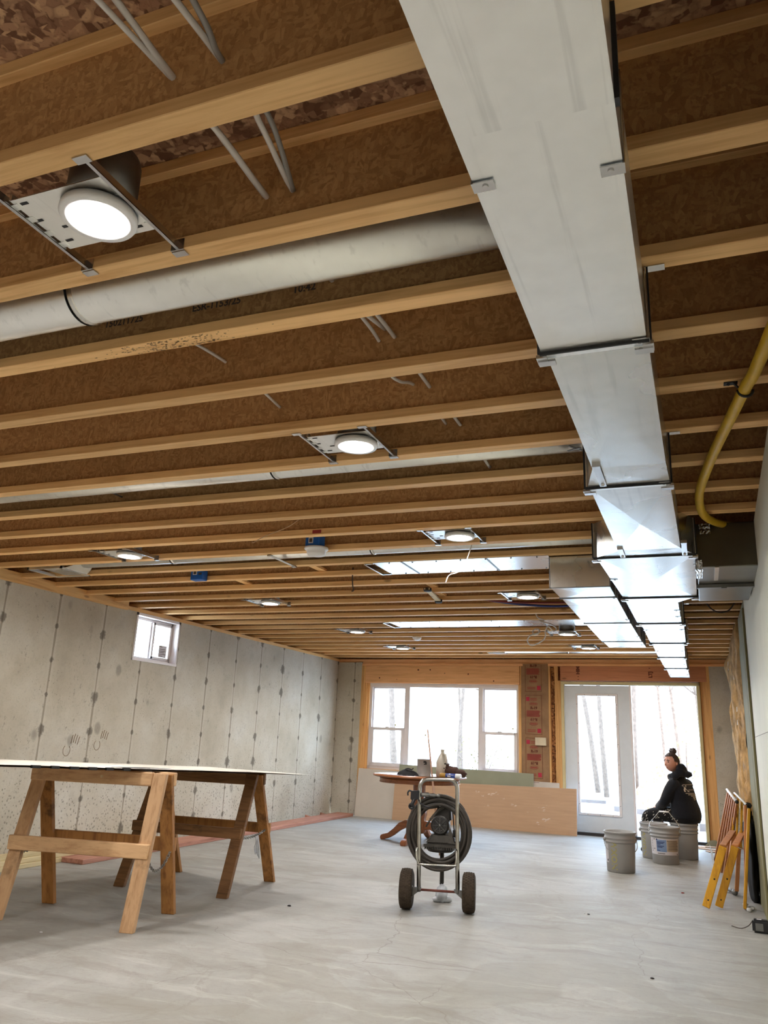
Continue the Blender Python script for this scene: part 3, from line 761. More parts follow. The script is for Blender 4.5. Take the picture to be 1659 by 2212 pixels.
sect([(3.14, 4.26, (-.358, -.050), (-.350, -.036), None, None, .012), (4.26, 4.42, (-.350, -.036), (-.492, .034), None, None, .002)])
sect([(4.42, 5.65, (-.480, .034), (-.440, .034), None, None, .012)])
sect([(5.65, 6.85, (-.438, -.090), (-.430, -.088), None, None, .009)]); sect([(6.85, 8.08, (-.404, -.072), (-.396, -.078), None, None, .008)])
sect([(8.08, 9.30, (-.385, -.095), (-.382, -.105), None, None, .007)]); sect([(9.30, 10.5, (-.378, -.106), (-.360, -.105), None, None, .007)])
sect([(10.5, 11.6, (-.350, -.100), (-.335, -.088), None, None, .012)])
m = MB(); m.hexa([(-.09, 5.652, zb(5.65)), (.034, 5.652, zb(5.65)), (-.088, 5.86, zb(5.86)), (-.089, 5.85, zb(5.86)), (-.09, 5.652, ZT), (.034, 5.652, ZT), (-.088, 5.86, ZT), (-.089, 5.85, ZT)])
m.build('reducer', 'galvanized', td)
m = MB(); m.hexa([(-.078, 8.082, zb(8.08)), (-.05, 8.082, zb(8.08)), (-.092, 8.25, zb(8.2)), (-.093, 8.25, zb(8.2)), (-.078, 8.082, ZT), (-.05, 8.082, ZT), (-.092, 8.25, ZT), (-.093, 8.25, ZT)])
m.hexa([(-.43, 6.852, zb(6.85)), (-.40, 6.852, zb(6.85)), (-.404, 7.05, zb(7)), (-.405, 7.05, zb(7)), (-.43, 6.852, ZT), (-.40, 6.852, ZT), (-.404, 7.05, ZT), (-.405, 7.05, ZT)])
m.build('reducer', 'galvanized', td)
for (y, x0, x1) in ((1.10, -.335, -.065), (1.935, -.335, -.062), (3.14, -.370, -.050), (4.42, -.492, .034), (5.65, -.444, .034), (6.85, -.432, -.072), (8.08, -.398, -.078), (9.3, -.384, -.104), (10.5, -.362, -.10)):
    if y > 1.5:
        m = MB(); cleat(m, y, x0, x1, t=.008 if y < 5 else .006, w=.010); m.build('joint_cleat', 'galvanized_light', td)
        m = MB(); z = zb(y)
        m.box(x0-.004, x1+.004, y-.016, y-.010, z-.009, z+.002); m.box(x0-.010, x0-.003, y-.016, y-.01, z-.004, ZT); m.box(x1+.003, x1+.010, y-.016, y-.01, z-.004, ZT)
        m.build('joint_gap', 'black_edge', td)
        m = MB(); ctab(m, y, x0, z, 1); m.build('cleat_tab', 'tab_steel', td); m = MB(); ctab(m, y, x1, z, -1); m.build('cleat_tab', 'tab_steel', td)
    else:
        m = MB(); m.box(x1, x1+.008, y-.01, y+.01, zb(y), ZT); m.build('joint_cleat', 'black_edge', td)
def strap(y, x, side, par=td, z=None, bottom=.04):
    z = zb(y) if z is None else z; t = .0025; w = .014; m = MB()
    xs = x+side*.001
    m.box(min(xs, xs+side*t), max(xs, xs+side*t), y-w, y+w, z-.004, HZ-.001)
    m.box(min(x+side*.003, x-side*bottom), max(x+side*.003, x-side*bottom), y-w, y+w, z-.0055, z-.003)
    if y > 1.5: m.box(min(x, x+side*.05), max(x, x+side*.05), y-w, y+w, HZ-.0035, HZ-.001)
    m.lathe([(.006, -.0085), (.006, -.005)], (x-side*bottom*.55, y, z), 8)
    return m.build('hanger_strap', 'tab_steel', par)
for (y, x, s) in ((1.225, -.335, -1), (1.255, -.065, 1), (1.925, -.06, 1), (3.13, -.05, 1), (5.0, -.46, -1), (7.2, -.075, 1), (7.2, -.404, -1), (6.2, -.088, 1), (6.5, -.088, 1), (8.7, -.1, 1), (8.7, -.385, -1), (10.0, -.105, 1), (10.0, -.37, -1), (11.2, -.09, 1), (11.2, -.345, -1)):
    strap(y, x, s)
for (x, y0, y1) in ((-.300, 2.86, 3.10), (-.335, 4.20, 4.385), (-.018, 4.12, 4.39)):   # long tabs lying under the flared ends
    m = MB(); z = zb(y0); m.box(x-.013, x+.013, y0, y1, z-.010, z-.006); m.box(x-.015, x+.015, y0-.012, y0, z-.012, z+.004); m.ball((x, y1-.03, z-.01), .008, 8, 5); m.build('hanger_tab', 'tab_steel', td)

rd = thing('return_duct', (-.68, 6.8, HZ-.2), 'shorter galvanized rectangular duct hanging left of the long trunk duct', 'duct')
zr = lambda y: HZ-.212-.006*(y-5.2)
for (y0, y1, a, b) in ((5.2, 5.6, (-.87, -.49), (-.865, -.49)), (5.6, 6.78, (-.86, -.485), (-.855, -.485)), (6.78, 7.96, (-.850, -.485), (-.84, -.472)), (7.96, 8.42, (-.83, -.47), (-.82, -.46))):
    m = MB(); frustum(m, y0, y1, a, b, zr(y0), zr(y1), .008); m.build('duct_section', 'galvanized', rd, weld=False)
for (y, x0, x1) in ((5.205, -.872, -.488), (5.6, -.868, -.486), (6.78, -.856, -.482), (7.96, -.842, -.47)):
    m = MB(); cleat(m, y, x0, x1, zr(y), .006, .006); m.build('joint_cleat', 'steel_dull', rd)
for (y, x, s) in ((5.62, -.487, 1), (6.6, -.48, 1), (7.6, -.47, 1), (8.2, -.47, 1)): strap(y, x, s, rd, zr(y), .03)
m = MB()
for i in range(4): m.box(-.462, -.455, 7.98+.11*i, 7.985+.11*i, zr(8)+.0, ZT)
m.build('stiffener', 'steel_dull', rd)

bd = thing('branch_box_duct', (.19, 5.0, HZ-.25), 'short galvanized box duct joining the trunk to the painted wall', 'duct')
zq = HZ-.25
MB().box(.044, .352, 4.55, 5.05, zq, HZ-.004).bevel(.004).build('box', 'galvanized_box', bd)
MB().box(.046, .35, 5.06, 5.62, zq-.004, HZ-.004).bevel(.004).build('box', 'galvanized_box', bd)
m = MB(); m.box(.036, .352, 5.04, 5.075, zq-.022, zq-.002); m.box(.17, .20, 5.03, 5.085, zq-.03, zq-.018); m.build('drive_cleat', 'steel_dull', bd)
m = MB(); m.box(.13, .152, 4.548, 4.92, zq-.004, zq-.001); m.build('hanger_tab', 'tab_steel', bd)
def crumple(c, sx, sy, seed, nrm):
    m = MB(); c = Vector(c)
    def f(a, b):
        d = .004*noise.noise(Vector((a*5+seed, b*5, 1)))+.004
        u, v = (a-.5)*sx*(1+.3*noise.noise(Vector((b*4, seed, 0)))), (b-.5)*sy
        return c+(Vector((u, v, -d)) if nrm == 'z' else Vector((u, -d, v)))
    m.grid(f, 14, 10, False); return m
crumple((.092, 4.549, HZ-.035), .055, .06, 3, 'y').build('foil_tape', 'tab_steel', bd); crumple((.052, 4.549, HZ-.235), .03, .05, 8, 'y').build('foil_tape', 'tab_steel', bd)
crumple((.05, 4.72, zq), .035, .26, 5, 'z').build('foil_tape', 'tab_steel', bd)

# round branch ducts lying in the joist bays
def round_duct(label, y, z, r, x0, x1, seams, boot=False):
    t = thing('round_branch_duct', ((x0+x1)/2, y, z-r), label, 'duct', 'round branch ducts')
    m = MB(); m.lathe([(r, x0), (r, x1)], (0, y, z), 40, 'X'); m.build('pipe', 'galvanized_light', t)
    for x in seams:
        m = MB(); m.lathe([(r, x-.012), (r+.004, x-.004), (r+.004, x+.004), (r, x+.012)], (0, y, z), 40, 'X'); m.build('seam', 'galvanized', t)
        m = MB(); m.lathe([(r+.0045, x-.0145), (r+.0045, x-.012)], (0, y, z), 40, 'X'); m.build('seam_gap', 'black_edge', t)
    m = MB(); m.lathe([(r+.003, x1-.03), (r+.012, x1-.012), (r+.012, x1-.002)], (0, y, z), 40, 'X'); m.build('collar', 'galvanized', t)
    return t
t = round_duct('fat galvanized round duct between the first joists, nearest the camera', 1.735, HZ+.122, .092, -4.6, -.338, (-1.76, -3.2))
m = MB(); m.bar((-.40, 1.66, HZ+.05), (-.352, 1.70, HZ+.03), .016, .003); m.build('clip', 'tab_steel', t)
t = round_duct('galvanized round duct in a joist bay beside the second lamp from the camera', 3.36, HZ+.122, .077, -4.9, -.372, (-1.95,))
m = MB(); m.bar((-.46, 3.29, HZ+.045), (-.41, 3.33, HZ+.035), .012, .003); m.bar((-.47, 3.335, HZ+.04), (-.41, 3.3, HZ+.036), .012, .003); m.build('clip', 'steel_dull', t)
t = round_duct('galvanized round duct in the joist bay above the smoke detector', 4.98, HZ+.097, .076, -4.62, -.495, (-3.74, -2.06))
m = MB(); m.hexa([(-4.95, 4.86, HZ+.0), (-4.72, 4.86, HZ+.0), (-4.60, 4.92, HZ+.05), (-4.95, 4.9, HZ+.15), (-4.95, 5.14, HZ+.0), (-4.72, 5.14, HZ+.0), (-4.60, 5.05, HZ+.05), (-4.95, 5.1, HZ+.15)]); m.build('register_boot', 'galvanized', t)
m = MB(); m.box(-5.08, -4.72, 4.83, 4.845, HZ-.008, HZ+.012); m.box(-5.08, -4.72, 5.15, 5.165, HZ-.008, HZ+.012); m.box(-4.735, -4.72, 4.83, 5.165, HZ-.008, HZ+.012); m.box(-5.08, -5.06, 4.83, 5.165, HZ-.008, HZ+.012); m.build('boot_flange', 'galvanized_light', t)
m = MB(); m.box(-2.79, -2.76, 4.76, 5.16, HZ-.006, HZ-.002); m.box(-2.79, -2.76, 4.76, 4.79, HZ-.012, HZ-.002); m.box(-2.79, -2.76, 5.13, 5.16, HZ-.012, HZ-.002); m.build('support_strap', 'tab_steel', t)
t = round_duct('galvanized round duct in the joist bay closest to the back wall', JY(24)+.17, HZ+.07, .072, -2.5, -.352, (-1.62,))
m = MB(); m.hexa([(-2.75, 11.0, HZ), (-2.5, 11.0, HZ), (-2.45, 11.0, HZ+.06), (-2.75, 11.0, HZ+.1), (-2.75, 11.18, HZ), (-2.5, 11.18, HZ), (-2.45, 11.18, HZ+.06), (-2.75, 11.18, HZ+.1)]); m.build('register_boot', 'galvanized', t)

# joist bays closed with sheet metal
def pan(label, k, x0, x1, seams):
    y0, y1 = JY(k)-.035, JY(k+1)-.03
    t = thing('joist_bay_pan', ((x0+x1)/2, (y0+y1)/2, HZ), label, 'sheet metal pan', 'sheet metal pans under joist bays')
    m = MB(); m.box(x0, x1, y0, y1, HZ-.0035, HZ-.001); m.build('sheet', 'galvanized', t)
    for x in seams: MB().box(x-.006, x+.006, y0, y1, HZ-.006, HZ-.0035).build('seam', 'steel_dull', t)
    m = MB()
    for i in range(7):
        for y in (y0+.025, y1-.025): m.ball((x0+.12+(x1-x0-.2)*i/6, y, HZ-.004), .006, 6, 4)
    m.build('screw', 'steel_dull', t)
    m = MB(); m.box(x0-.075, x0-.06, y0+.02, y1-.02, HZ-.012, HZ+.02); m.box(x0-.07, x0, y0+.01, y0+.03, HZ-.008, HZ+.02); m.box(x0-.07, x0, y1-.03, y1-.01, HZ-.008, HZ+.02); m.build('end_collar', 'tab_steel', t)
pan('sheet metal pan under a joist bay at the near end of the shorter rectangular duct', 10, -2.14, -.873, (-1.92, -1.3))
pan('sheet metal pan under a joist bay at the far end of the shorter rectangular duct', 17, -3.10, -.86, (-1.45,))

# ------------------------------------------------------------------ recessed lamps
def lamp(label):
    x, y = -1.31, 1.283
    t = thing('recessed_light', (x, y, HZ-.02), label, 'ceiling light', 'recessed ceiling lights')
    m = MB(); px = x-.048
    m.box(px-.138, px+.138, y-.103, y+.103, HZ+.010, HZ+.0125)
    for s in (-1, 1):
        m.box(px+s*.138-.004, px+s*.138+.004, y-.103, y+.103, HZ+.0125, HZ+.03)
        for j in (-.08, -.03, .03, .08): m.box(px+s*.14-.012, px+s*.14+.012, y+j-.010, y+j+.010, HZ+.008, HZ+.0105)
    m.build('mounting_plate', 'galvanized_light', t)
    m = MB()
    for sx, sy in ((-.105, -.085), (-.105, .07), (.11, .08), (-.07, .02), (-.12, -.02)): m.box(px+sx-.016, px+sx+.006, y+sy-.004, y+sy+.004, HZ+.0088, HZ+.0101)
    m.build('slot', 'black_edge', t)
    for s in (-1, 1):
        bx = px+s*.150; y0, y1 = JY(0)-.006, JY(1)-.058
        m = MB(); m.box(bx-.003, bx+.003, y0, y1, HZ+.004, HZ+.024); m.box(bx-.006, bx+.003, y0, y1, HZ+.003, HZ+.006)
        m.box(bx-.020, bx+.020, y1-.002, y1+.02, HZ-.004, HZ-.001); m.box(bx-.020, bx+.020, y0-.02, y0+.002, HZ-.004, HZ-.001); m.box(bx-.02, bx+.02, y1-.008, y1-.004, HZ-.002, HZ+.03)
        m.build('hanger_bar', 'tab_steel', t)
    m = MB(); m.lathe([(.0, HZ+.17), (.080, HZ+.165), (.084, HZ+.15), (.084, HZ+.012)], (x, y, 0), 32); m.build('can', 'steel_dull', t)
    m = MB(); m.lathe([(.072, HZ+.010), (.092, HZ+.006), (.094, HZ-.009), (.090, HZ-.016), (.068, HZ-.016), (.066, HZ-.004), (.070, HZ+.004), (.072, HZ+.010)], (x, y, 0), 48); m.build('trim_ring', 'white_trim', t)
    m = MB(); m.lathe([(.0, HZ-.005), (.0675, HZ-.005), (.0675, HZ-.002), (.0, HZ-.002)], (x, y, 0), 40); m.build('lens', 'lamp_lens', t)
    return t
l0 = lamp('lit recessed ceiling light with exposed mounting plate, nearest the camera')
for (x, k, dz, lab) in ((-1.31, 4, 0, 'lit recessed ceiling light in a bay beside the trunk duct, second from the camera'), (-3.81, 8, -.008, 'lit recessed ceiling light near the left foundation wall, left of the smoke detector'),
                        (-1.31, 8, 0, 'lit recessed ceiling light right of the smoke detector, by the first sheet metal pan'), (-3.77, 13, -.014, 'lit recessed ceiling light on the left side, beyond the blue ceiling box'),
                        (-1.29, 13, -.014, 'lit recessed ceiling light beside the shorter rectangular duct, over a blue pipe'), (-3.73, 18, -.014, 'lit recessed ceiling light left of the second sheet metal pan'),
                        (-1.27, 18, -.06, 'lit ceiling light hanging below the joists with its can showing, beside a cable coil'), (-3.74, 22, -.02, 'lit recessed ceiling light on the left side, closest to the back window'),
                        (-1.25, 22, -.02, 'lit recessed ceiling light on the right side, closest to the back wall')):
    dup(l0, (x+1.31, .4064*k, dz), lab, 'recessed ceiling lights')

# ------------------------------------------------------------------ cables, pipes and boxes between the joists
def cable(label, pts, r=.0055, mat='cable_white', n=6, name='electrical_cable', cat='cable', smooth=True, grp=None):
    m = MB(); m.tube(spline(pts, n) if smooth else pts, r, 7); return tag(m.build(name, mat), label, cat, grp)
def run(x, z, k0, k1, dx=.0, sag=.02, end=None):
    pts = []
    for k in range(k0, k1+1):
        pts.append((x+dx*(k % 2), JC(k), z)); 
        if k < k1: pts.append((x+dx*.3, JC(k)+.2, z+sag*.4))
    return pts
cable('thin white cable through joist webs, left one of the pair near the trunk duct', [(-1.10, .3, 2.56)]+run(-.972, 2.517, 0, 3)+[(-.99, 2.45, 2.47), (-1.0, 2.6, 2.5), (-.985, 2.711, 2.536), (-.975, 2.9, 2.54), (-.972, 3.118, 2.527)], .0065)
cable('thick white cable through the joist webs left of the trunk duct, crossing its neighbour', [(-1.0, .3, 2.58), (-.995, .8, 2.57)]+run(-.965, 2.512, 0, 2)+[(-.94, 2.06, 2.5), (-.95, 2.305, 2.56)], .008)
cable('white cable nearest the left edge of the trunk duct, passing through joist webs', [(-.93, .4, 2.58)]+run(-.845, 2.52, 0, 0)+[(-.872, 1.3, 2.54), (-.889, 1.492, 2.514), (-.89, 1.7, 2.53), (-.905, 1.9, 2.52), (-.91, 2.1, 2.515), (-.913, 2.305, 2.523), (-.915, 2.711, 2.516), (-.905, 3.118, 2.515), (-.87, 3.524, 2.45)], .0075)
cable('grey cable beside the white ones near the trunk duct, bowed over the first joist', [(-.90, .5, 2.6), (-.84, .8, 2.57), (-.835, 1.0, 2.535), (-.842, 1.086, 2.515), (-.845, 1.28, 2.55), (-.886, 1.49, 2.51)], .007, 'cable_grey')
cable('single white cable crossing joist bays on the left, under the fat round duct', [(-1.75, 1.95, 2.55), (-1.66, 2.15, 2.545), (-1.604, 2.305, 2.527), (-1.598, 2.5, 2.53), (-1.586, 2.711, 2.508)], .006)
tag(MB().bar((-3.23, 3.25, 2.53), (-3.06, 3.515, 2.459), .02, .004).build('metal_strap', 'steel_dull'), 'short flat metal strap on a joist web at the far left', 'strap')
g = thing('gas_pipe', (.2, 3.4, HZ-.04), 'yellow flexible gas pipe curving under the joists to the painted wall', 'gas pipe')
m = MB(); m.tube(spline([(.305, 1.95, 2.355), (.262, 2.37, 2.358), (.234, 2.60, 2.357), (.216, 2.69, 2.357), (.178, 2.95, 2.357), (.130, 3.28, 2.357), (.088, 3.63, 2.356), (.066, 3.92, 2.354), (.082, 4.22, 2.352), (.145, 4.46, 2.366), (.25, 4.66, 2.392), (.36, 4.70, 2.402)], 10), .0205, 16); m.build('pipe', 'pipe_yellow', g)
m = MB(); m.tube([Vector((.216, 2.715, 2.357))+Vector((math.cos(a)*.024, 0.25*math.cos(a)*.024, -math.sin(a)*.024)) for a in [PI*i/12 for i in range(13)]], .005, 6); m.box(.15, .194, 2.70, 2.725, HZ-.004, HZ-.001); m.ball((.165, 2.712, HZ-.005), .006, 8, 5); m.bar((.18, 2.71, HZ-.003), (.196, 2.708, 2.362), .02, .004); m.build('pipe_strap', 'black_edge', g)

sd = thing('smoke_detector', (-2.355, 4.655, HZ-.045), 'white round smoke detector hanging from a blue electrical box', 'smoke detector')
MB().box(-2.41, -2.305, 4.60, 4.69, HZ+.006, HZ+.085).bevel(.004).build('electrical_box', 'blue_plastic', sd)
MB().box(-2.385, -2.35, 4.5985, 4.600, HZ+.022, HZ+.066).build('box_label', 'label_white', sd); MB().box(-2.379, -2.357, 4.598, 4.5985, HZ+.030, HZ+.056).build('box_marking', 'ink_grey', sd)
m = MB(); m.lathe([(.0, HZ+.004), (.080, HZ+.004), (.082, HZ-.008), (.076, HZ-.014), (.066, HZ-.016), (.064, HZ-.036), (.056, HZ-.050), (.0, HZ-.054)], (-2.352, 4.66, 0), 40); m.build('body', 'white_trim', sd)
m = MB(); m.tube(spline([(-2.30, 4.62, HZ+.08), (-2.285, 4.60, HZ+.12), (-2.28, 4.63, HZ+.2), (-2.3, 4.68, HZ+.25)], 6), .005, 6); m.build('feed_wire', 'cable_white', sd)
eb = thing('ceiling_box', (-3.85, 5.5, HZ+.0), 'blue plastic ceiling box on a joist, no fixture fitted', 'electrical box')
MB().box(-3.91, -3.79, 5.44, 5.52, HZ-.012, HZ+.075).bevel(.006).build('box', 'blue_plastic', eb)
MB().box(-3.885, -3.845, 5.4385, 5.44, HZ+.03, HZ+.07).build('box_label', 'label_white', eb)
m = MB(); m.box(-3.878, -3.852, 5.438, 5.4385, HZ+.036, HZ+.064); m.box(-3.83, -3.80, 5.438, 5.44, HZ+.03, HZ+.045); m.build('box_marking', 'ink_grey', eb)
m = MB(); m.lathe([(.0, HZ+.0), (.058, HZ+.0), (.058, HZ-.012), (.045, HZ-.032), (.02, HZ-.045), (.0, HZ-.047)], (-3.2, JC(20)+.03, 0), 32); tag(m.build('ceiling_dome', 'white_trim'), 'small white domed cap under the far joists', 'ceiling cap')
tag(MB().box(-2.21, -2.15, JC(8)-.036, JC(8)-.0325, HZ+.006, HZ+.028).build('red_tag', 'ink_red'), 'small red tag on a joist flange beside the smoke detector', 'tag')
hb = thing('hanger_bracket', (-2.09, 6.5, HZ-.02), 'yellow strip with two black pads screwed across far joists', 'bracket')
m = MB(); m.bar((-2.045, 6.13, HZ-.012), (-2.13, 6.74, HZ-.012), .045, .014); m.build('strip', 'pale_board', hb)
for p in ((-2.05, 6.16), (-2.126, 6.71)):
    m = MB(); m.lathe([(.0, HZ-.03), (.03, HZ-.03), (.034, HZ-.02), (.034, HZ-.001), (.0, HZ-.001)], (p[0], p[1], 0), 16); m.build('pad', 'black_edge', hb)
p = thing('water_pipe', (-1.3, 7.0, HZ), 'dark blue water pipe bowing across far joist bays to the shorter duct', 'pipe', 'water pipes')
m = MB(); m.tube(spline([(-1.80, 6.78, HZ+.02), (-1.55, 6.90, HZ-.01), (-1.36, 7.02, HZ-.016), (-1.17, 7.09, HZ-.018), (-.96, 7.12, HZ-.01), (-.84, 7.12, HZ+.0)], 8), .011, 10); m.build('pipe', 'pex_blue', p)
p = thing('water_pipe', (-1.3, 6.96, HZ), 'dark red water pipe alongside the blue pipe in far joist bays', 'pipe', 'water pipes')
m = MB(); m.tube(spline([(-1.9, 6.76, HZ+.03), (-1.65, 6.84, HZ+.0), (-1.42, 6.94, HZ-.004), (-1.18, 7.0, HZ-.002), (-.9, 7.06, HZ+.01)], 8), .010, 10); m.build('pipe', 'pex_red', p)
cable('loose white cable hanging in tangled loops beside the far lamps', [(-1.50, 7.9, 2.688), (-1.49, 7.9, 2.5), (-1.474, 7.9, 2.44), (-1.448, 7.9, 2.392), (-1.39, 7.9, 2.37), (-1.44, 7.9, 2.36), (-1.33, 7.9, 2.33), (-1.27, 7.9, 2.285), (-1.30, 7.9, 2.257), (-1.35, 7.9, 2.305), (-1.38, 7.9, 2.262), (-1.385, 7.92, 2.21), (-1.42, 7.93, 2.165), (-1.52, 7.92, 2.12), (-1.56, 7.9, 2.16), (-1.53, 7.88, 2.21), (-1.46, 7.88, 2.235), (-1.435, 7.9, 2.255), (-1.47, 7.92, 2.285), (-1.51, 7.92, 2.26), (-1.49, 7.9, 2.225), (-1.45, 7.88, 2.23), (-1.44, 7.88, 2.27), (-1.48, 7.9, 2.28)], .007, 'cable_white')
cable('thin pale string dangling below the first sheet metal pan', [(-1.22, 4.74, 2.66), (-1.24, 4.8, 2.567), (-1.277, 4.8, 2.476), (-1.331, 4.8, 2.309), (-1.36, 4.8, 2.25), (-1.398, 4.8, 2.215), (-1.44, 4.8, 2.205), (-1.462, 4.8, 2.188), (-1.475, 4.8, 2.15)], .0035, 'cable_white', name='dangling_string', cat='string')
cable('short black wire hanging straight down with a pale tip, left of the first pan', [(-2.47, 5.55, 2.45), (-2.47, 5.55, 2.37), (-2.465, 5.55, 2.31), (-2.46, 5.56, 2.27), (-2.475, 5.56, 2.262)], .005, 'ink_grey', name='hanging_wire', cat='wire')
cable('fine tan wire slanting between joists left of the smoke detector', [(-2.1, 3.99, 2.43), (-2.24, 4.06, 2.38), (-2.5, 4.22, 2.37), (-2.70, 4.41, 2.385), (-2.72, 4.43, 2.42)], .003, 'wire_tan', name='slanting_wire', cat='wire')
cable('dark cable looped between joists near the right wall', [(.1, 7.3, HZ+.05), (.15, 7.35, HZ-.02), (.22, 7.4, HZ-.05), (.3, 7.4, HZ-.03), (.36, 7.35, HZ+.05)], .006, 'ink_grey', name='looped_wire', cat='wire')
cable('pale cable sagging under joists beyond the box duct', [(-.0, 6.25, HZ+.03), (.08, 6.3, HZ-.015), (.16, 6.3, HZ-.02), (.28, 6.25, HZ-.005), (.4, 6.2, HZ+.02)], .008, 'wire_tan')
m = MB(); m.lathe([(.0, HZ-.02), (.085, HZ-.02), (.094, HZ-.01), (.094, HZ-.002), (.0, HZ-.002)], (.25, 5.95, 0), 32); tag(m.build('ceiling_disc', 'white_trim'), 'white round ceiling fixture tucked behind the box duct', 'ceiling fixture')
# ------------------------------------------------------------------ sawhorses and the sheet on them
def chain_mesh(M, p0, p1, sag, n):
    m = MB(M); p0, p1 = Vector(p0), Vector(p1); pts = []
    for i in range(n+1):
        t = i/n; p = p0.lerp(p1, t); p.z -= sag*4*t*(1-t); pts.append(p)
    for i in range(n):
        a, b = pts[i], pts[i+1]; d = (b-a).normalized(); s = d.cross(Vector((0, 0, 1)) if abs(d.z) < .9 else Vector((1, 0, 0))).normalized()
        s = s if i % 2 else d.cross(s); c = (a+b)/2; L = (b-a).length*.70; W = .009
        m.tube([c+d*L*math.cos(q*PI/5)+s*W*math.sin(q*PI/5) for q in range(10)], .0030, 5, True)
    return m
def sawhorse(cx, cy, ang, h, fy, zs0, zs1, label, mats, chains):
    M = rotz(ang, (cx, cy, 0)); t = thing('sawhorse', (cx, cy, 0), label, 'sawhorse', 'sawhorses under the sheet')
    mleg, mbeam, mold, mrail = mats; T = .038; W = .089; ZL = h-.012
    for s, mt, x0, x1 in ((-1, mleg, -.447, .437), (1, mold, -.437, .437)):
        for x in (x0, x1):
            front = (s < 0 and x > 0)
            ytop = s*(.018 if not front else .058); top = ZL if not front else h-.004
            m = MB(M); m.hexa([(x-W/2, s*fy-T/2, 0), (x+W/2, s*fy-T/2, 0), (x+W/2, s*fy+T/2, 0), (x-W/2, s*fy+T/2, 0), (x-W/2, ytop-T/2, top), (x+W/2, ytop-T/2, top), (x+W/2, ytop+T/2, top), (x-W/2, ytop+T/2, top)])
            m.bevel(.003).build('leg', mt, t)
        x0b, x1b = (-.49, .385) if s < 0 else (-.45, .49)
        m = MB(M); y0, y1 = (.039, .075); m.box(x0b, x1b, min(s*y0, s*y1), max(s*y0, s*y1), h-.086, h); m.bevel(.006).build('top_beam', mbeam, t)
        zc = (zs0+zs1)/2; yl = s*fy+(s*.02-s*fy)*zc/h; ya = yl+s*.021; yb = yl+s*.057
        m = MB(M); m.box(-.49, .475, min(ya, yb), max(ya, yb), zs0, zs1); m.bevel(.005).build('stretcher', mrail if s < 0 else mold, t)
    for (x, sag, z) in chains:
        yq = fy*.52+.05
        chain_mesh(M, (x, -yq, z), (x, yq*.95, z+.03), sag, 26).build('chain', 'chain_steel', t)
    return t
sawhorse(-3.72, 4.466, .183, .893, .278, .392, .478, 'sawhorse of newer pale lumber, the nearer of the two, chain hanging at its side', ('horse_new', 'horse_rail', 'horse_old', 'horse_rail'), ((.462, .13, .42), (-.47, .07, .42)))
hbk = sawhorse(-3.785, 5.81, .06, .853, .395, .385, .462, 'sawhorse of dark weathered lumber, the farther of the two', ('horse_dark', 'horse_dark', 'horse_old', 'horse_dark'), ((.458, .03, .40),))
M = rotz(.06, (-3.785, 5.81, 0)); m = MB(M)
for i in range(5): m.tube(spline([(.462, .02+.01*i, .385), (.465+.006*i, .03, .34), (.46+.008*i, .02+.008*i, .30-.02*i), (.468, .03, .25+.015*i)], 4), .004, 5)
m.build('knotted_string', 'rag_grey', hbk)
MB(rotz(.183, (-3.72, 4.466, 0))).box(.02, .035, -.077, -.075, .845, .86).build('foam_blob', 'pale_board', bpy.data.objects['sawhorse'])

bt_ = thing('plywood_sheet', (-3.9, 4.8, .89), 'thin worn plywood sheet with ragged layered edges lying across both sawhorses', 'plywood sheet')
QC = [Vector((-4.98, 3.62, 0)), Vector((-3.70, 3.36, 0)), Vector((-2.955, 6.02, 0)), Vector((-4.15, 6.38, 0))]
def sheet_pt(a, b, z, rag=.012):
    p = QC[0]*(1-a)*(1-b)+QC[1]*a*(1-b)+QC[2]*a*b+QC[3]*(1-a)*b
    e = max(abs(a-.5), abs(b-.5))
    if e > .495:
        p.x += rag*noise.noise(Vector((p.x*14, p.y*14, 1))); p.y += rag*noise.noise(Vector((p.x*14, p.y*14, 7)))
    p.z = .911-.030*(p.y-4.5)+z+.003*noise.noise(Vector((p.x*2.2, p.y*2.2, 3)))
    if b > .8: p.z -= .03*(b-.8)*a
    return p
m = MB(); m.grid(lambda a, b: sheet_pt(a, b, 0), 14, 60, False); m.solid(.006); m.build('top_sheet', 'board_top', bt_)
m = MB(); m.grid(lambda a, b: sheet_pt(.03+a*.965, .01+b*.97, -.0065, .02), 14, 60, False); m.solid(.0045); m.build('lower_sheet', 'ply_edge', bt_)
m = MB(); m.grid(lambda a, b: sheet_pt(.05+a*.95, .02+b*.80, -.0115, .02), 14, 60, False); m.solid(.0045); m.build('lower_sheet', 'ply_edge', bt_)
m = MB()
for i in range(6):
    b0 = .13+.045*i; m.hexa([tuple(sheet_pt(a, b, z))for z in (-.015, .002) for a, b in ((.985, b0), (1.002, b0), (1.002, b0+.018), (.985, b0+.018))])
m.build('black_stripe', 'black_edge', bt_)
m = MB()
for (a0, b0, a1, b1) in ((.82, .36, .95, .47), (.80, .40, .9, .55)):
    n = 8; poly = [sheet_pt(a0+(a1-a0)*(.5+.5*math.cos(q*2*PI/n)), b0+(b1-b0)*(.5+.5*math.sin(q*2*PI/n)), .0012) for q in range(n)]; m.face([tuple(v) for v in poly])
m.build('dark_flake', 'ink_black', bt_)

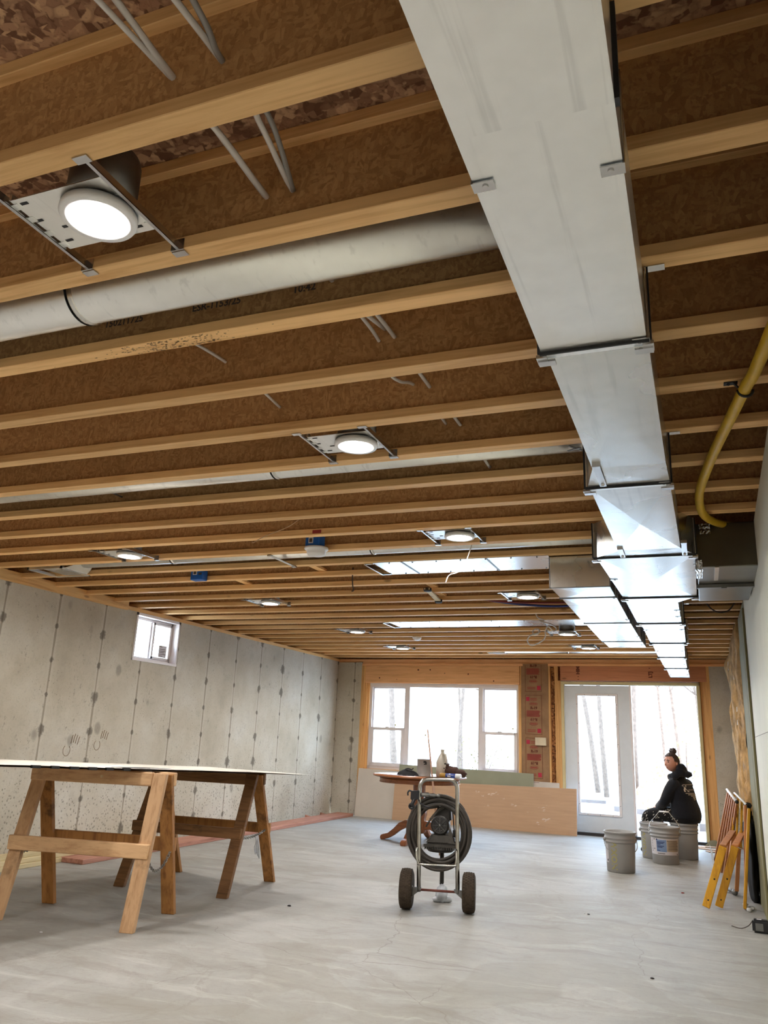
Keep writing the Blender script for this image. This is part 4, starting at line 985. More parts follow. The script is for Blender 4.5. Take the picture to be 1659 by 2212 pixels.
# lumber along the left wall
tag(MB(rotz(.0, (0, 0, 0))).hexa([(-5.385, 6.0, 0), (-5.095, 5.99, 0), (-5.02, 11.78, 0), (-5.30, 11.8, 0), (-5.385, 6.0, .042), (-5.095, 5.99, .042), (-5.02, 11.78, .042), (-5.30, 11.8, .042)]).bevel(.004).build('lumber_plank', 'redwood_board'),
    'long reddish plank flat on the floor along the left wall', 'plank')
for i, (x0, x1, y0, y1, z0, lab) in enumerate(((-5.47, -5.335, 3.2, 7.15, 0, 'pale plank by the left wall, lowest of the stack of three'), (-5.465, -5.35, 3.3, 7.30, .039, 'pale plank by the left wall, middle of the stack of three'), (-5.47, -5.38, 3.1, 7.2, .078, 'pale plank by the left wall, topmost of the stack of three'))):
    tag(MB().box(x0, x1, y0, y1, z0, z0+.038).bevel(.003).build('lumber_plank', 'pale_board'), lab, 'plank', 'pale planks at the left wall')
for i, (x, y, a, lab) in enumerate(((-5.40, 11.0, .4, 'small wood offcut behind the long reddish plank, nearer piece'), (-5.40, 11.5, 1.2, 'small wood offcut behind the long reddish plank, farther piece in the corner'))):
    tag(MB(rotz(a, (x, y, 0))).hexa([(-.05, -.02, 0), (.05, -.02, 0), (.05, .02, 0), (-.05, .02, 0), (-.045, -.015, .05), (.03, -.02, .03), (.03, .02, .03), (-.045, .015, .05)]).build('wood_offcut', 'redwood_board'), lab, 'offcut', 'wood offcuts in the corner')

# drywall sheets leaning on the back wall
def sheet(label, mat, u0, u1, zt0, zt1, wb0, wb1, wt0, wt1, edge='gypsum', name='drywall_sheet'):
    T = .0127; t = thing(name, bk((u0+u1)/2, -.1, 0), label, 'drywall sheet', 'drywall sheets under the window')
    c = [(u0, wb0, 0), (u1, wb1, 0), (u1, wt1, zt1), (u0, wt0, zt0)]
    m = MB(MBK); a = [Vector(p) for p in c]; b = [p+Vector((0, T, 0)) for p in a]
    m.face(a); m.build('face_paper', mat, t, weld=False)
    m = MB(MBK); va = [m._v(p+Vector((0, .0006, 0))) for p in a]; vb = [m._v(p) for p in b]
    for i in range(4): m.bm.faces.new((va[i], va[(i+1) % 4], vb[(i+1) % 4], vb[i]))
    m.bm.faces.new(vb[::-1]); m.build('core', edge, t)
    return t
sheet('white drywall sheet leaning under the window, hindmost, both ends showing', 'drywall_white', .435, 3.56, .70, .655, -.10, -.08, -.014, -.016)
sheet('grey-green drywall sheet leaning under the window, taller middle sheet', 'drywall_green', 1.13, 3.20, .79, .762, -.13, -.12, -.035, -.035)
t = sheet('brown paper-faced drywall sheet leaning in front of the others under the window', 'drywall_brown', 1.085, 3.83, .56, .60, -.16, -.25, -.09, -.18)
random.seed(5)
for (u, z, r) in ((2.62, .45, .04), (2.7, .47, .03), (2.40, .47, .025), (2.82, .40, .03), (2.55, .30, .03), (2.95, .33, .035), (3.05, .36, .02), (3.35, .3, .05), (3.42, .34, .025), (3.40, .16, .05), (3.30, .12, .03), (2.48, .42, .02), (3.15, .25, .012)):
    m = MB(MBK)
    for q in range(5):
        uu, zz = u+random.uniform(-r, r), z+random.uniform(-r, r)*.5; f = (uu-1.085)/2.745; wbm = -.16-.09*f; wtp = -.09-.09*f; w = wbm+(wtp-wbm)*zz/.58-.0008
        n = 7; k = random.uniform(.15, .4)*r; m.face([(uu+k*1.6*math.cos(2*PI*i/n), w, zz+k*math.sin(2*PI*i/n)) for i in range(n)])
    m.build('scuff_stain', 'scuff', t)
# green sheets standing on end beside the painted wall
for i, (y0, y1, x, z1, lab) in enumerate(((6.83, 7.98, .386, 2.36, 'olive green drywall sheet standing on end by the right wall, rear sheet of two'), (6.83, 7.72, .367, 2.28, 'olive green drywall sheet standing on end by the right wall, front sheet of two'))):
    t = thing('drywall_sheet', (x, (y0+y1)/2, 0), lab, 'drywall sheet', 'green sheets on end')
    m = MB(); m.hexa([(x, y0, .0), (x+.0127, y0, .0), (x+.0127, y1, 0), (x, y1, 0), (x+.002, y0, z1), (x+.0147, y0, z1), (x+.0147, y1, z1-.22*(i == 1)), (x+.002, y1, z1-.22*(i == 1))]); m.build('board', 'green_board', t)
    m = MB(); m.box(x-.0006, x+.0, y0, y0+.035, 0, z1*.995); m.box(x-.0006, x, y0+.22, y0+.232, 0, z1*.99); m.box(x-.0006, x, y1-.03, y1, 0, z1*.89); m.build('taped_edge', 'green_edge', t)
# torn kraft insulation on the unfinished right wall
it = thing('torn_insulation', (.40, 9.4, 0), 'torn brown paper-faced insulation hanging from the unfinished right wall', 'insulation')
def tornf(a, b):
    y = 8.02+2.9*a; z = .25+2.10*b
    edge = .05*noise.noise(Vector((b*9, 2, a*2)))
    x = .430-.06*abs(math.sin(a*PI*4.2+1.2*noise.noise(Vector((b*3, a*4, 0)))))**.7-.06*noise.noise(Vector((a*9, b*5, 4)))-.035*noise.noise(Vector((a*24, b*9, 9)))
    return (x, y+edge, z)
m = MB(); m.grid(tornf, 90, 60, False); m.solid(.004); m.build('paper_facing', 'kraft_torn', it)
def tornf2(a, b):
    y = 9.9+1.75*a; z = .1+2.2*b
    return (.45-.03*abs(math.sin(a*PI*2))-.04*noise.noise(Vector((a*5, b*6, 14))), y+.05*noise.noise(Vector((b*8, 5, 0))), z)
m = MB(); m.grid(tornf2, 30, 36, False); m.solid(.004); m.build('paper_facing', 'kraft', it)
random.seed(11)
for i in range(12):
    m = MB()
    y, z = random.uniform(8.1, 10.6), random.uniform(.4, 2.2); a = random.uniform(-.5, .5)
    p = Vector((.385-.02*random.random(), y, z)); d1 = Vector((0, .02*math.cos(a), .05)); d2 = Vector((-.012, .014, -.01))
    m.face([p, p+d2, p+d1+d2*.6, p+d1]); m.solid(.001); m.build('paper_fringe', 'drywall_white', it)

# ------------------------------------------------------------------ folded yellow work bench, trash, small black case
lb = thing('folding_work_bench', (.15, 7.6, 0), 'folded yellow work bench with slatted deck leaning by the right wall', 'work bench')
def plank(m, p0, p1, w, t, up): m.bar(p0, p1, w, t, up); return m
for (f, k) in (((-.048, 7.15, 0), (.108, 7.25, .449)), ((.045, 7.22, 0), (.198, 7.30, .451))):
    m = MB(); plank(m, (f[0], f[1], .012), k, .020, .058, (1, 0, 0)); 
    m.bevel(.004).build('leg', 'yellow_plank', lb)
    m = MB(); m.ball((f[0]+.075, f[1]-.012, .22), .007, 8, 5); m.ball((f[0]+.02, f[1]-.035, .07), .006, 8, 5); m.build('bolt', 'ink_black', lb)
for (k, e) in (((.108, 7.25, .455), (.200, 7.72, .53)), ((.198, 7.30, .457), (.278, 7.72, .53))):
    m = MB(); plank(m, k, e, .052, .018, (0, 0, 1)); m.bevel(.003).build('top_rail', 'brown_slat', lb)
m = MB(); plank(m, (.232, 7.29, .01), (.322, 7.32, .745), .085, .022, (1, 0, 0)); m.bevel(.004).build('side_rail', 'yellow_plank', lb)
m = MB(); plank(m, (.245, 7.36, .06), (.300, 7.40, .765), .05, .02, (1, 0, 0)); m.bevel(.004).build('side_rail', 'brown_slat', lb)
T0, T1, B0, B1 = Vector((.205, 8.3, .825)), Vector((.248, 7.72, .757)), Vector((.046, 9.80, .012)), Vector((.15, 8.95, .012))
for i in range(6):
    f = i/5; m = MB(); plank(m, B0.lerp(B1, f), T0.lerp(T1, f), .030, .020, (1, 0, 0)); m.bevel(.003).build('deck_slat', 'brown_slat', lb)
for i in range(4):
    f = i/3; m = MB(); plank(m, Vector((.195, 7.95, .42)).lerp(Vector((.275, 7.45, .40)), f), Vector((.25, 8.2, .80)).lerp(Vector((.312, 7.6, .745)), f), .028, .018, (1, 0, 0)); m.bevel(.003).build('deck_slat', 'yellow_plank', lb)
m = MB(); m.tube([T0+Vector((-.01, .06, .012)), T1+Vector((0, -.03, .012))], .012, 12); m.build('end_tube', 'white_trim', lb)
m = MB(); m.tube([Vector((.252, 8.25, .815)), Vector((.318, 7.55, .755))], .009, 10); m.build('end_tube', 'white_trim', lb)
m = MB(); m.lathe([(.0, -.004), (.012, -.004), (.012, .018), (.0, .018)], (.318, 7.53, .755), 14, 'Y'); m.build('tube_cap', 'black_edge', lb)
m = MB(); m.lathe([(.0, -.004), (.015, -.004), (.015, .02), (.0, .02)], T1+Vector((0, -.045, .012)), 14, 'Y'); m.build('tube_cap', 'black_edge', lb)
m = MB(); plank(m, (.13, 8.0, .10), (.21, 7.75, .52), .05, .03, (1, 0, 0)); plank(m, (.20, 7.9, .05), (.25, 7.7, .50), .04, .03, (1, 0, 0)); m.build('folded_leg', 'brown_slat', lb)
m = MB(); m.ball((.185, 7.92, .028), .026, 12, 8); m.tube([(.12, 8.1, .03), (.185, 7.92, .028)], .016, 8); m.build('foot_caster', 'steel_dull', lb)
m = MB(); m.tube([(.20, 7.45, .44), (.265, 7.38, .43)], .006, 6); m.build('lock_pin', 'tab_steel', lb)
m = MB(); m.face([(.03, 9.9, .0), (.055, 9.6, .0), (.035, 9.62, .16), (.012, 9.92, .2)]); m.solid(.003); m.build('end_board', 'white_trim', lb)
tb = thing('trash_bag', (.33, 7.9, 0), 'black plastic trash bag slumped between the yellow bench and green sheets', 'trash bag')
def bagf(d): return 1+.16*noise.noise(d*2.3)+.06*noise.noise(d*7)
m = MB(); m.ball((.335, 7.86, .33), (.055, .36, .38), 36, 28, bagf)
for v in m.bm.verts: v.co.z = max(0, v.co.z); v.co.x = min(v.co.x, .392)
m.build('bag', 'trash_black', tb)
m = MB(); m.tube(spline([(.335, 7.86, .66), (.338, 7.84, .70), (.335, 7.80, .74)], 4), [.03]*4+[.02]*4+[.035], 8); m.build('tied_neck', 'trash_black', tb)
for i, (x, y, z, lab) in enumerate(((.245, 7.45, .0, 'crumpled white scrap on the floor before the black trash bag, nearest bench rail'), (.285, 7.30, .0, 'crumpled white scrap on the floor before the black trash bag, nearest the green sheets'), (.262, 7.22, 0, 'crumpled white scrap lying farthest out on the floor before the trash bag'))):
    m = MB(); m.ball((x, y, .014), (.02, .026, .016), 10, 7, lambda d: 1+.4*noise.noise(d*2+Vector((i*7, 0, 0)))); 
    for v in m.bm.verts: v.co.z = max(0, v.co.z)
    tag(m.build('paper_scrap', 'paper_scrap'), lab, 'paper scrap', 'scraps by the trash bag')
cs = thing('tool_case', (.31, 6.42, 0), 'small black case with grey label on the floor against the right wall', 'case')
M = rotz(-.06, (.31, 6.46, 0))
MB(M).box(-.065, .045, -.03, .03, 0, .085).bevel(.012, 3).build('body', 'black_edge', cs)
MB(M).box(-.045, .003, -.032, -.030, .016, .062).build('label_plate', 'steel_dull', cs)
MB(M).box(-.035, -.005, -.028, .0, .0853, .0862).build('top_label', 'label_white', cs)
m = MB(M); m.tube(spline([(-.06, .02, .07), (-.09, .03, .03), (-.14, .05, .004), (-.2, .1, .004)], 5), .003, 5); m.build('cord', 'ink_grey', cs)

# debris specks
random.seed(3)
for i, (x, y, r, mt, lab) in enumerate(((-.322, 4.9, .012, 'ink_black', 'black speck of debris on the foreground floor, right of centre'), (-.84, 6.4, .011, 'ink_black', 'black speck on the floor between the cart and the green sheets'), (-.87, 6.42, .008, 'paper_scrap', 'white speck on the floor between the cart and the green sheets'),
        (-2.785, 5.46, .016, 'ink_black', 'dark sliver on the floor right of the sawhorses'), (-.23, 7.77, .014, 'ink_red', 'reddish crumb on the floor before the yellow bench'), (-3.65, 4.02, .012, 'paper_scrap', 'white curl on the floor in front of the near sawhorse'), (-2.45, 8.6, .02, 'ink_grey', 'dark flat shaving on the floor right of the cart'))):
    m = MB(); m.ball((x, y, r*.25), (r*.95, r*.6, r*.35), 8, 5, lambda d: 1+.4*noise.noise(d*1.7+Vector((x*9, y, 0)))); 
    for v in m.bm.verts: v.co.z = max(0, v.co.z)
    tag(m.build('debris_speck', mt), lab, 'debris', 'specks of debris')
m = MB(MBK)
for (u, w, z, a) in ((5.42, -.25, .004, .2), (5.5, -.5, .004, -.3), (5.3, -.35, .006, .1), (5.6, -.7, .004, .4)):
    q = Matrix.Translation((u, w, z)) @ Matrix.Rotation(a, 4, 'Z'); m.hexa([tuple(q @ Vector(p)) for p in ((-.14, -.05, 0), (.14, -.05, 0), (.14, .05, 0), (-.14, .05, 0), (-.14, -.05, .006), (.14, -.05, .006), (.14, .05, .006), (-.14, .05, .006))])
tag(m.build('cardboard_scrap', 'drywall_brown'), 'flat scraps of board on the floor by the right door post', 'board scraps', kind='stuff')
tag(MB(MBK).hexa([(5.42, -.10, 0), (5.62, -.05, 0), (5.60, -.02, 0), (5.45, -.02, 0), (5.50, -.06, .07), (5.56, -.05, .075), (5.55, -.03, .07), (5.5, -.03, .06)]).build('drywall_offcut', 'drywall_green'), 'green drywall offcut propped at the foot of the right door post', 'drywall offcut')

# ------------------------------------------------------------------ round oak table and what stands on it
TX, TY, TH = -3.2, 9.5, .752
tt = thing('pedestal_table', (TX, TY, 0), 'round oak pedestal table with claw-curved legs behind the cart', 'table')
m = MB(); m.lathe([(.0, TH-.024), (.545, TH-.024), (.562, TH-.018), (.566, TH-.010), (.560, TH), (.0, TH)], (TX, TY, 0), 72); m.build('tabletop', 'table_oak', tt)
m = MB(); m.lathe([(.475, TH-.088), (.482, TH-.088), (.482, TH-.024), (.475, TH-.024), (.475, TH-.088)], (TX, TY, 0), 64); m.lathe([(.482, TH-.085), (.488, TH-.080), (.482, TH-.075)], (TX, TY, 0), 64); m.build('apron', 'table_oak', tt)
m = MB(); m.lathe([(.0, TH-.05), (.12, TH-.05), (.12, TH-.075), (.075, TH-.085), (.072, .50), (.085, .48), (.085, .46), (.06, .44), (.075, .40), (.098, .36), (.10, .31), (.085, .26), (.092, .24), (.092, .12), (.07, .10), (.0, .10)], (TX, TY, 0), 32); m.build('pedestal', 'table_oak', tt)
for a in (PI, -PI/2-.05, 0, PI/2):
    m = MB(rotz(a, (TX, TY, 0))); prof = [(.07, .24), (.16, .235), (.24, .20), (.31, .13), (.38, .075), (.44, .06), (.475, .045), (.475, .0), (.43, .0), (.37, .018), (.30, .055), (.23, .11), (.15, .15), (.07, .14)]
    m.prism(prof, .07, 'Y', -.035); m.bevel(.008, 2).build('leg', 'table_oak', tt)
pc = thing('paint_can', (-3.075, 9.28, TH), 'grey open metal paint can on the round table', 'can')
m = MB(); m.lathe([(.0, 0), (.082, 0), (.084, .004), (.082, .008), (.082, .185), (.086, .19), (.084, .195), (.078, .193), (.077, .02), (.0, .02)], (-3.075, 9.28, TH+.0005), 36); m.build('body', 'can_grey', pc)
m = MB()
for (a, z, w, h) in ((-1.15, .165, .05, .02), (-1.0, .15, .03, .03), (-1.2, .14, .02, .012)): m.grid(lambda s, t, a=a, z=z, w=w, h=h: (-3.075+.0826*math.cos(a+w*8*(s-.5)), 9.28+.0826*math.sin(a+w*8*(s-.5)), TH+z+h*(t-.5)), 5, 1)
m.build('printing', 'ink_black', pc)
jg = thing('jug', (-2.905, 9.46, TH), 'translucent white plastic gallon jug behind the paint can on the table', 'jug')
m = MB(); m.lathe([(.0, 0), (.068, 0), (.075, .01), (.075, .15), (.072, .175), (.05, .225), (.028, .262), (.022, .275), (.022, .298), (.024, .30), (.024, .312), (.0, .313)], (-2.905, 9.46, TH+.0005), 32); m.build('body', 'jug_white', jg)
m = MB(); m.tube(spline([(-2.885, 9.43, TH+.262), (-2.85, 9.40, TH+.25), (-2.835, 9.39, TH+.20), (-2.84, 9.40, TH+.165)], 6), .011, 8); m.build('handle', 'jug_white', jg)
m = MB(); 
for (a, z) in ((-.7, .15), (-.9, .15), (-.8, .07), (-.6, .02), (-1.0, .10)): m.ball((-2.905+.0755*math.cos(a), 9.46+.0755*math.sin(a), TH+z), .008, 6, 4)
m.build('splash', 'ink_black', jg)
bag = thing('bean_bag_rest', (-3.27, 9.2, TH), 'black pinched cloth pouch lying on the left of the round table', 'pouch')
def pouch(a, b):
    u = (a-.5)*2; v = (b-.5)*2; w = (1-abs(u)**1.6); hgt = .075*(w**.7)*(1-.5*v*v)
    return (-3.25+.135*u+.012*noise.noise(Vector((u*3, v*3, 0))), 9.2+.055*v*max(.12, w), TH+.004+hgt*max(.0, 1-v*v)**.5+.008*abs(u)*(.5+.5*v)+.006*noise.noise(Vector((u*6, v*6, 3))))
m = MB(); m.grid(pouch, 24, 14); m.bm.verts.ensure_lookup_table(); m.build('pouch', 'cloth_black', bag)
m = MB(); m.tube(spline([(-3.27, 9.17, TH+.075), (-3.23, 9.16, TH+.085), (-3.19, 9.17, TH+.075), (-3.17, 9.17, TH+.09)], 5), .006, 6); m.build('loop', 'cloth_black', bag)
tg = thing('cloth_glove', (-2.72, 9.42, TH), 'crumpled dark brown work glove behind the caulk tube on the table', 'glove')
m = MB(); m.ball((-2.78, 9.44, TH+.06), (.10, .06, .062), 26, 16, lambda d: 1+.3*noise.noise(d*2.4)); 
m.ball((-2.69, 9.43, TH+.045), (.09, .05, .045), 22, 14, lambda d: 1+.3*noise.noise(d*2.1+Vector((3, 0, 0)))); m.ball((-2.84, 9.44, TH+.10), (.04, .035, .05), 16, 10, lambda d: 1+.35*noise.noise(d*2.9))
for v in m.bm.verts: v.co.z = max(TH+.001, v.co.z)
m.build('body', 'cloth_brown', tg)
m = MB(); m.tube(spline([(-2.85, 9.43, TH+.14), (-2.83, 9.42, TH+.155), (-2.80, 9.42, TH+.15)], 4), .005, 5); m.build('tag', 'paper_scrap', tg)
ct = thing('caulk_tube', (-2.73, 9.22, TH), 'blue and gold sealant tube with white cap lying at the right table edge', 'tube')
Mc = rotz(-.12, (-2.74, 9.22, TH+.0265))
m = MB(Mc); m.lathe([(.0, -.12), (.024, -.12), (.0255, -.115), (.0255, -.045), (.0, -.045)], (0, 0, 0), 24, 'X'); m.build('sleeve', 'tube_gold', ct)
m = MB(Mc); m.lathe([(.0, -.045), (.0256, -.045), (.0256, .075), (.0, .075)], (0, 0, 0), 24, 'X'); m.build('printed_sleeve', 'tube_blue', ct)
m = MB(Mc); m.box(-.02, .02, -.0262, -.0256, -.012, .0); m.box(-.03, .06, -.0262, -.0256, .006, .012); m.build('printing', 'label_white', ct)
m = MB(Mc); m.lathe([(.0, .075), (.0262, .075), (.0262, .135), (.022, .14), (.008, .14), (.008, .132), (.0, .132)], (0, 0, 0), 24, 'X'); m.build('cap', 'white_trim', ct)
m = MB(); m.tube([Vector((-2.65, 8.60, .0)), Vector((-2.887, 9.015, .765)), Vector((-3.05, 9.30, 1.287))], [.0105, .0105, .0085], 12); tag(m.build('broom_handle', 'stick_wood'), 'slim wooden stick leaning against the front edge of the round table', 'stick')
# ------------------------------------------------------------------ paint sprayer cart
CM = rotz(.227, (-1.83, 5.9, 0))
def cw(x, y, z): return tuple(CM @ Vector((x, y, z)))
ca = thing('paint_sprayer_cart', (-1.83, 5.9, 0), 'wheeled paint sprayer cart with coiled hose and chrome handle, standing mid-floor', 'sprayer cart')
def C_(): return MB(CM)
m = C_(); pts = [(-.136, .0, .118), (-.140, .004, .30), (-.147, .012, .60), (-.149, .018, .815)]
pts += [tuple(p) for p in arc((-.087, .02, .825), .062, PI, PI/2, 6, (1, 0, 0), (0, 0, 1))]+[tuple(p) for p in arc((.066, .02, .83), .062, PI/2, 0, 6, (1, 0, 0), (0, 0, 1))]
pts += [(.129, .018, .815), (.133, .012, .6), (.139, .004, .3), (.143, .0, .122)]
m.tube(pts, .0150, 14); m.build('handle_frame', 'chrome', ca)
m = C_(); m.tube([(-.185, .0, .132), (.185, .0, .132)], .0085, 10); m.build('axle', 'rust_red', ca)
for s in (-1, 1):
    m = C_(); m.hexa([(s*.118, -.012, .135), (s*.182, -.012, .085), (s*.182, .012, .085), (s*.118, .012, .135), (s*.118, -.012, .152), (s*.182, -.012, .146), (s*.182, .012, .146), (s*.118, .012, .152)]); m.build('axle_bracket', 'steel_dull', ca)
    m = C_(); x0 = s*.2235; hw = .046
    prof = [(.070, x0-hw+.006), (.108, x0-hw), (.124, x0-hw+.006), (.1315, x0-hw*.6), (.1335, x0), (.1315, x0+hw*.6), (.124, x0+hw-.006), (.108, x0+hw), (.070, x0+hw-.006)]
    m.lathe(prof, (0, 0, .1335), 64, 'X')
    w_ = m.build('tyre', 'tyre', ca)
    m = C_()
    for i in range(40):
        a = 2*PI*i/40
        for j in range(-2, 3):
            r = .1335-.0009*j*j; aa = a+(j % 2)*PI/40; cx, cz = r*math.cos(aa), .1335+r*math.sin(aa); q = Matrix.Translation((x0+j*.0155, cx, cz)) @ Matrix.Rotation(aa, 4, 'X')
            if cz < .012: continue
            m.hexa([tuple(q @ Vector(p)) for p in ((-.006, -.002, -.006), (.006, -.002, -.006), (.006, .002, -.006), (-.006, .002, -.006), (-.006, -.002, .006), (.006, -.002, .006), (.006, .002, .006), (-.006, .002, .006))])
    m.build('tread', 'tyre', w_)
    m = C_(); m.lathe([(.0, x0-.03), (.02, x0-.045), (.03, x0-.03), (.072, x0-.028), (.072, x0+.028), (.03, x0+.03), (.02, x0+.045), (.0, x0+.03)], (0, 0, .1335), 24, 'X'); m.build('wheel_hub', 'steel_dull', ca)
random.seed(12); m = C_(); pts = []
NT_ = 10
for k in range(NT_*48+21):
    a = -PI/2+2*PI*k/48+.3; tq = k/48; r0 = .178+.031*(1+math.sin(tq*1.9)); j = .004*noise.noise(Vector((tq*2.1, a, 3)))
    r = r0+j+.004*noise.noise(Vector((math.cos(a)*1.5, math.sin(a)*1.5, tq))); zz = .520+r*1.045*math.sin(a); 
    if math.sin(a) < 0: zz -= .008
    pts.append((-.004+r*.965*math.cos(a), .055+.036*math.sin(tq*3.1+.6)+.002*tq, zz))
pts += [(.04, .04, .757), (.05, .03, .768), (.04, .025, .772)]
m.tube(pts, .0112, 8); m.build('hose', 'hose_black', ca)
m = C_(); m.tube(spline([(-.154, .0, .412), (-.156, -.03, .40), (-.152, -.045, .35), (-.140, -.05, .318), (-.12, -.05, .308), (.11, -.05, .312), (.128, -.05, .322), (.134, -.045, .36), (.133, -.03, .40), (.132, .0, .412)], 5), .0078, 10); m.build('hose_hook', 'chrome', ca)
m = C_(); m.lathe([(.0, -.004), (.05, -.004), (.066, .006), (.070, .02), (.070, .16), (.055, .2), (.0, .2)], (.0, .10, .560), 36, 'Y'); mo = m.build('motor', 'motor_black', ca)
m = C_()
for r in (.016, .026, .036, .046, .054): m.tube([(r*math.cos(2*PI*i/28), .093, .560+r*math.sin(2*PI*i/28)) for i in range(28)], .0016, 5, True)
for i in range(8): m.tube([(.012*math.cos(i*PI/4), .093, .56+.012*math.sin(i*PI/4)), (.056*math.cos(i*PI/4), .093, .56+.056*math.sin(i*PI/4))], .0016, 5)
m.lathe([(.0, .091), (.011, .091), (.011, .096), (.0, .096)], (0, 0, .56), 16, 'Y'); m.build('fan_grille', 'steel_dull', mo)
m = C_(); m.lathe([(.057, .0945), (.0575, .0935)], (0, 0, .56), 32, 'Y'); m.build('grille_back', 'ink_black', mo)
m = C_(); m.hexa([(-.06, .12, .60), (.085, .12, .58), (.085, .28, .58), (-.06, .28, .60), (-.015, .13, .70), (.075, .13, .695), (.075, .26, .695), (-.015, .26, .70)]); m.bevel(.016, 3).build('control_housing', 'motor_black', ca)
m = C_(); m.hexa([(-.112, .10, .425), (.118, .10, .43), (.118, .30, .43), (-.112, .30, .425), (-.055, .11, .505), (.075, .11, .505), (.075, .28, .505), (-.055, .28, .505)]); m.bevel(.014, 3)
m.hexa([(.06, .10, .44), (.12, .10, .435), (.12, .26, .435), (.06, .26, .44), (.065, .12, .54), (.08, .12, .54), (.08, .2, .54), (.065, .2, .54)]); m.build('pump_body', 'pump_grey', ca)
m = C_(); m.box(-.118, .122, .095, .30, .408, .428)
for i in range(17): m.box(-.11+.0135*i, -.104+.0135*i, .09, .30, .392, .412)
m.build('cooling_fins', 'pump_grey', ca)
m = C_(); m.lathe([(.0, .37), (.09, .37), (.10, .38), (.10, .41), (.0, .41)], (0, .2, 0), 24); m.build('fluid_base', 'motor_black', ca)
m = C_(); m.tube([(.004, .30, .40), (.006, .335, .24), (.004, .345, .02)], .0165, 12); m.build('front_stand', 'motor_black', ca)
m = C_(); 
def ragf(d): return 1+.35*noise.noise(d*2.6+Vector((2, 1, 0)))
m.ball((.006, .345, .055), (.045, .05, .07), 20, 14, ragf); m.ball((-.03, .34, .015), (.035, .04, .018), 12, 8, ragf); m.ball((.045, .34, .018), (.04, .03, .022), 12, 8, ragf)
for v in m.bm.verts: v.co.z = max(.0, v.co.z)
m.build('wrapped_rag', 'rag_grey', ca)
m = C_(); m.tube([(-.145, .03, .683), (-.06, .06, .69), (.0, .10, .70)], .014, 10); m.tube([(.132, .02, .67), (.07, .06, .69), (.02, .1, .70)], .013, 10); m.build('cross_tube', 'pump_grey', ca)
m = C_(); m.tube(spline([(.06, .09, .705), (.0, .08, .67), (-.05, .07, .625), (-.085, .07, .575), (-.10, .08, .55)], 5), .007, 8); m.tube(spline([(.03, .085, .705), (-.02, .075, .66), (-.07, .07, .60)], 5), .009, 8); m.build('suction_pipe', 'pump_grey', ca)
m = C_(); m.ball((.001, .06, .705), .012, 12, 8); m.build('pressure_knob', 'tab_steel', ca)
m = C_(); m.tube(spline([(.09, .12, .68), (.10, .1, .60), (.105, .09, .55), (.108, .09, .535)], 6), .0045, 8); m.tube(spline([(.108, .09, .48), (.115, .1, .45), (.17, .1, .46), (.2, .1, .47)], 6), .0045, 6); m.tube([(.108, .09, .535), (.108, .09, .485)], [.011, .014], 10); m.build('power_cord', 'ink_black', ca)
gn = C_(); gn.hexa([(-.215, -.012, .735), (-.155, -.012, .74), (-.155, .012, .74), (-.215, .012, .735), (-.212, -.012, .80), (-.148, -.012, .805), (-.148, .012, .805), (-.212, .012, .80)]); gn.bevel(.006, 2)
gn.tube([(-.185, 0, .745), (-.205, 0, .70), (-.205, 0, .685)], [.014, .013, .011], 10); gn.tube([(-.15, 0, .74), (-.142, 0, .715), (-.10, -.005, .695), (-.06, .0, .69)], .0055, 8)
gn.tube(spline([(-.205, 0, .795), (-.225, 0, .80), (-.236, 0, .785), (-.234, 0, .765)], 5), .006, 8)
g = gn.build('spray_gun', 'gun_black', ca)
m = C_(); m.tube([(-.206+.017*math.cos(2*PI*i/16), 0, .692+.017*math.sin(2*PI*i/16)) for i in range(16)], .007, 8, True); m.build('trigger_ring', 'gun_black', g)
m = C_(); m.lathe([(.0, -.135), (.014, -.135), (.016, -.12), (.012, -.11), (.018, -.105), (.018, -.08), (.011, -.075), (.011, -.06), (.014, -.055), (.014, -.035), (.009, -.03), (.009, -.015), (.013, -.012), (.013, .006), (.0, .006)], (0, .0, .776), 16, 'X'); m.build('swivel_fitting', 'steel_dull', g)
m = C_(); m.tube(spline([(-.005, 0, .776), (.05, .01, .772), (.10, .03, .752), (.15, .045, .715), (.18, .05, .68)], 6), .0115, 10); m.build('whip_hose', 'hose_black', g)

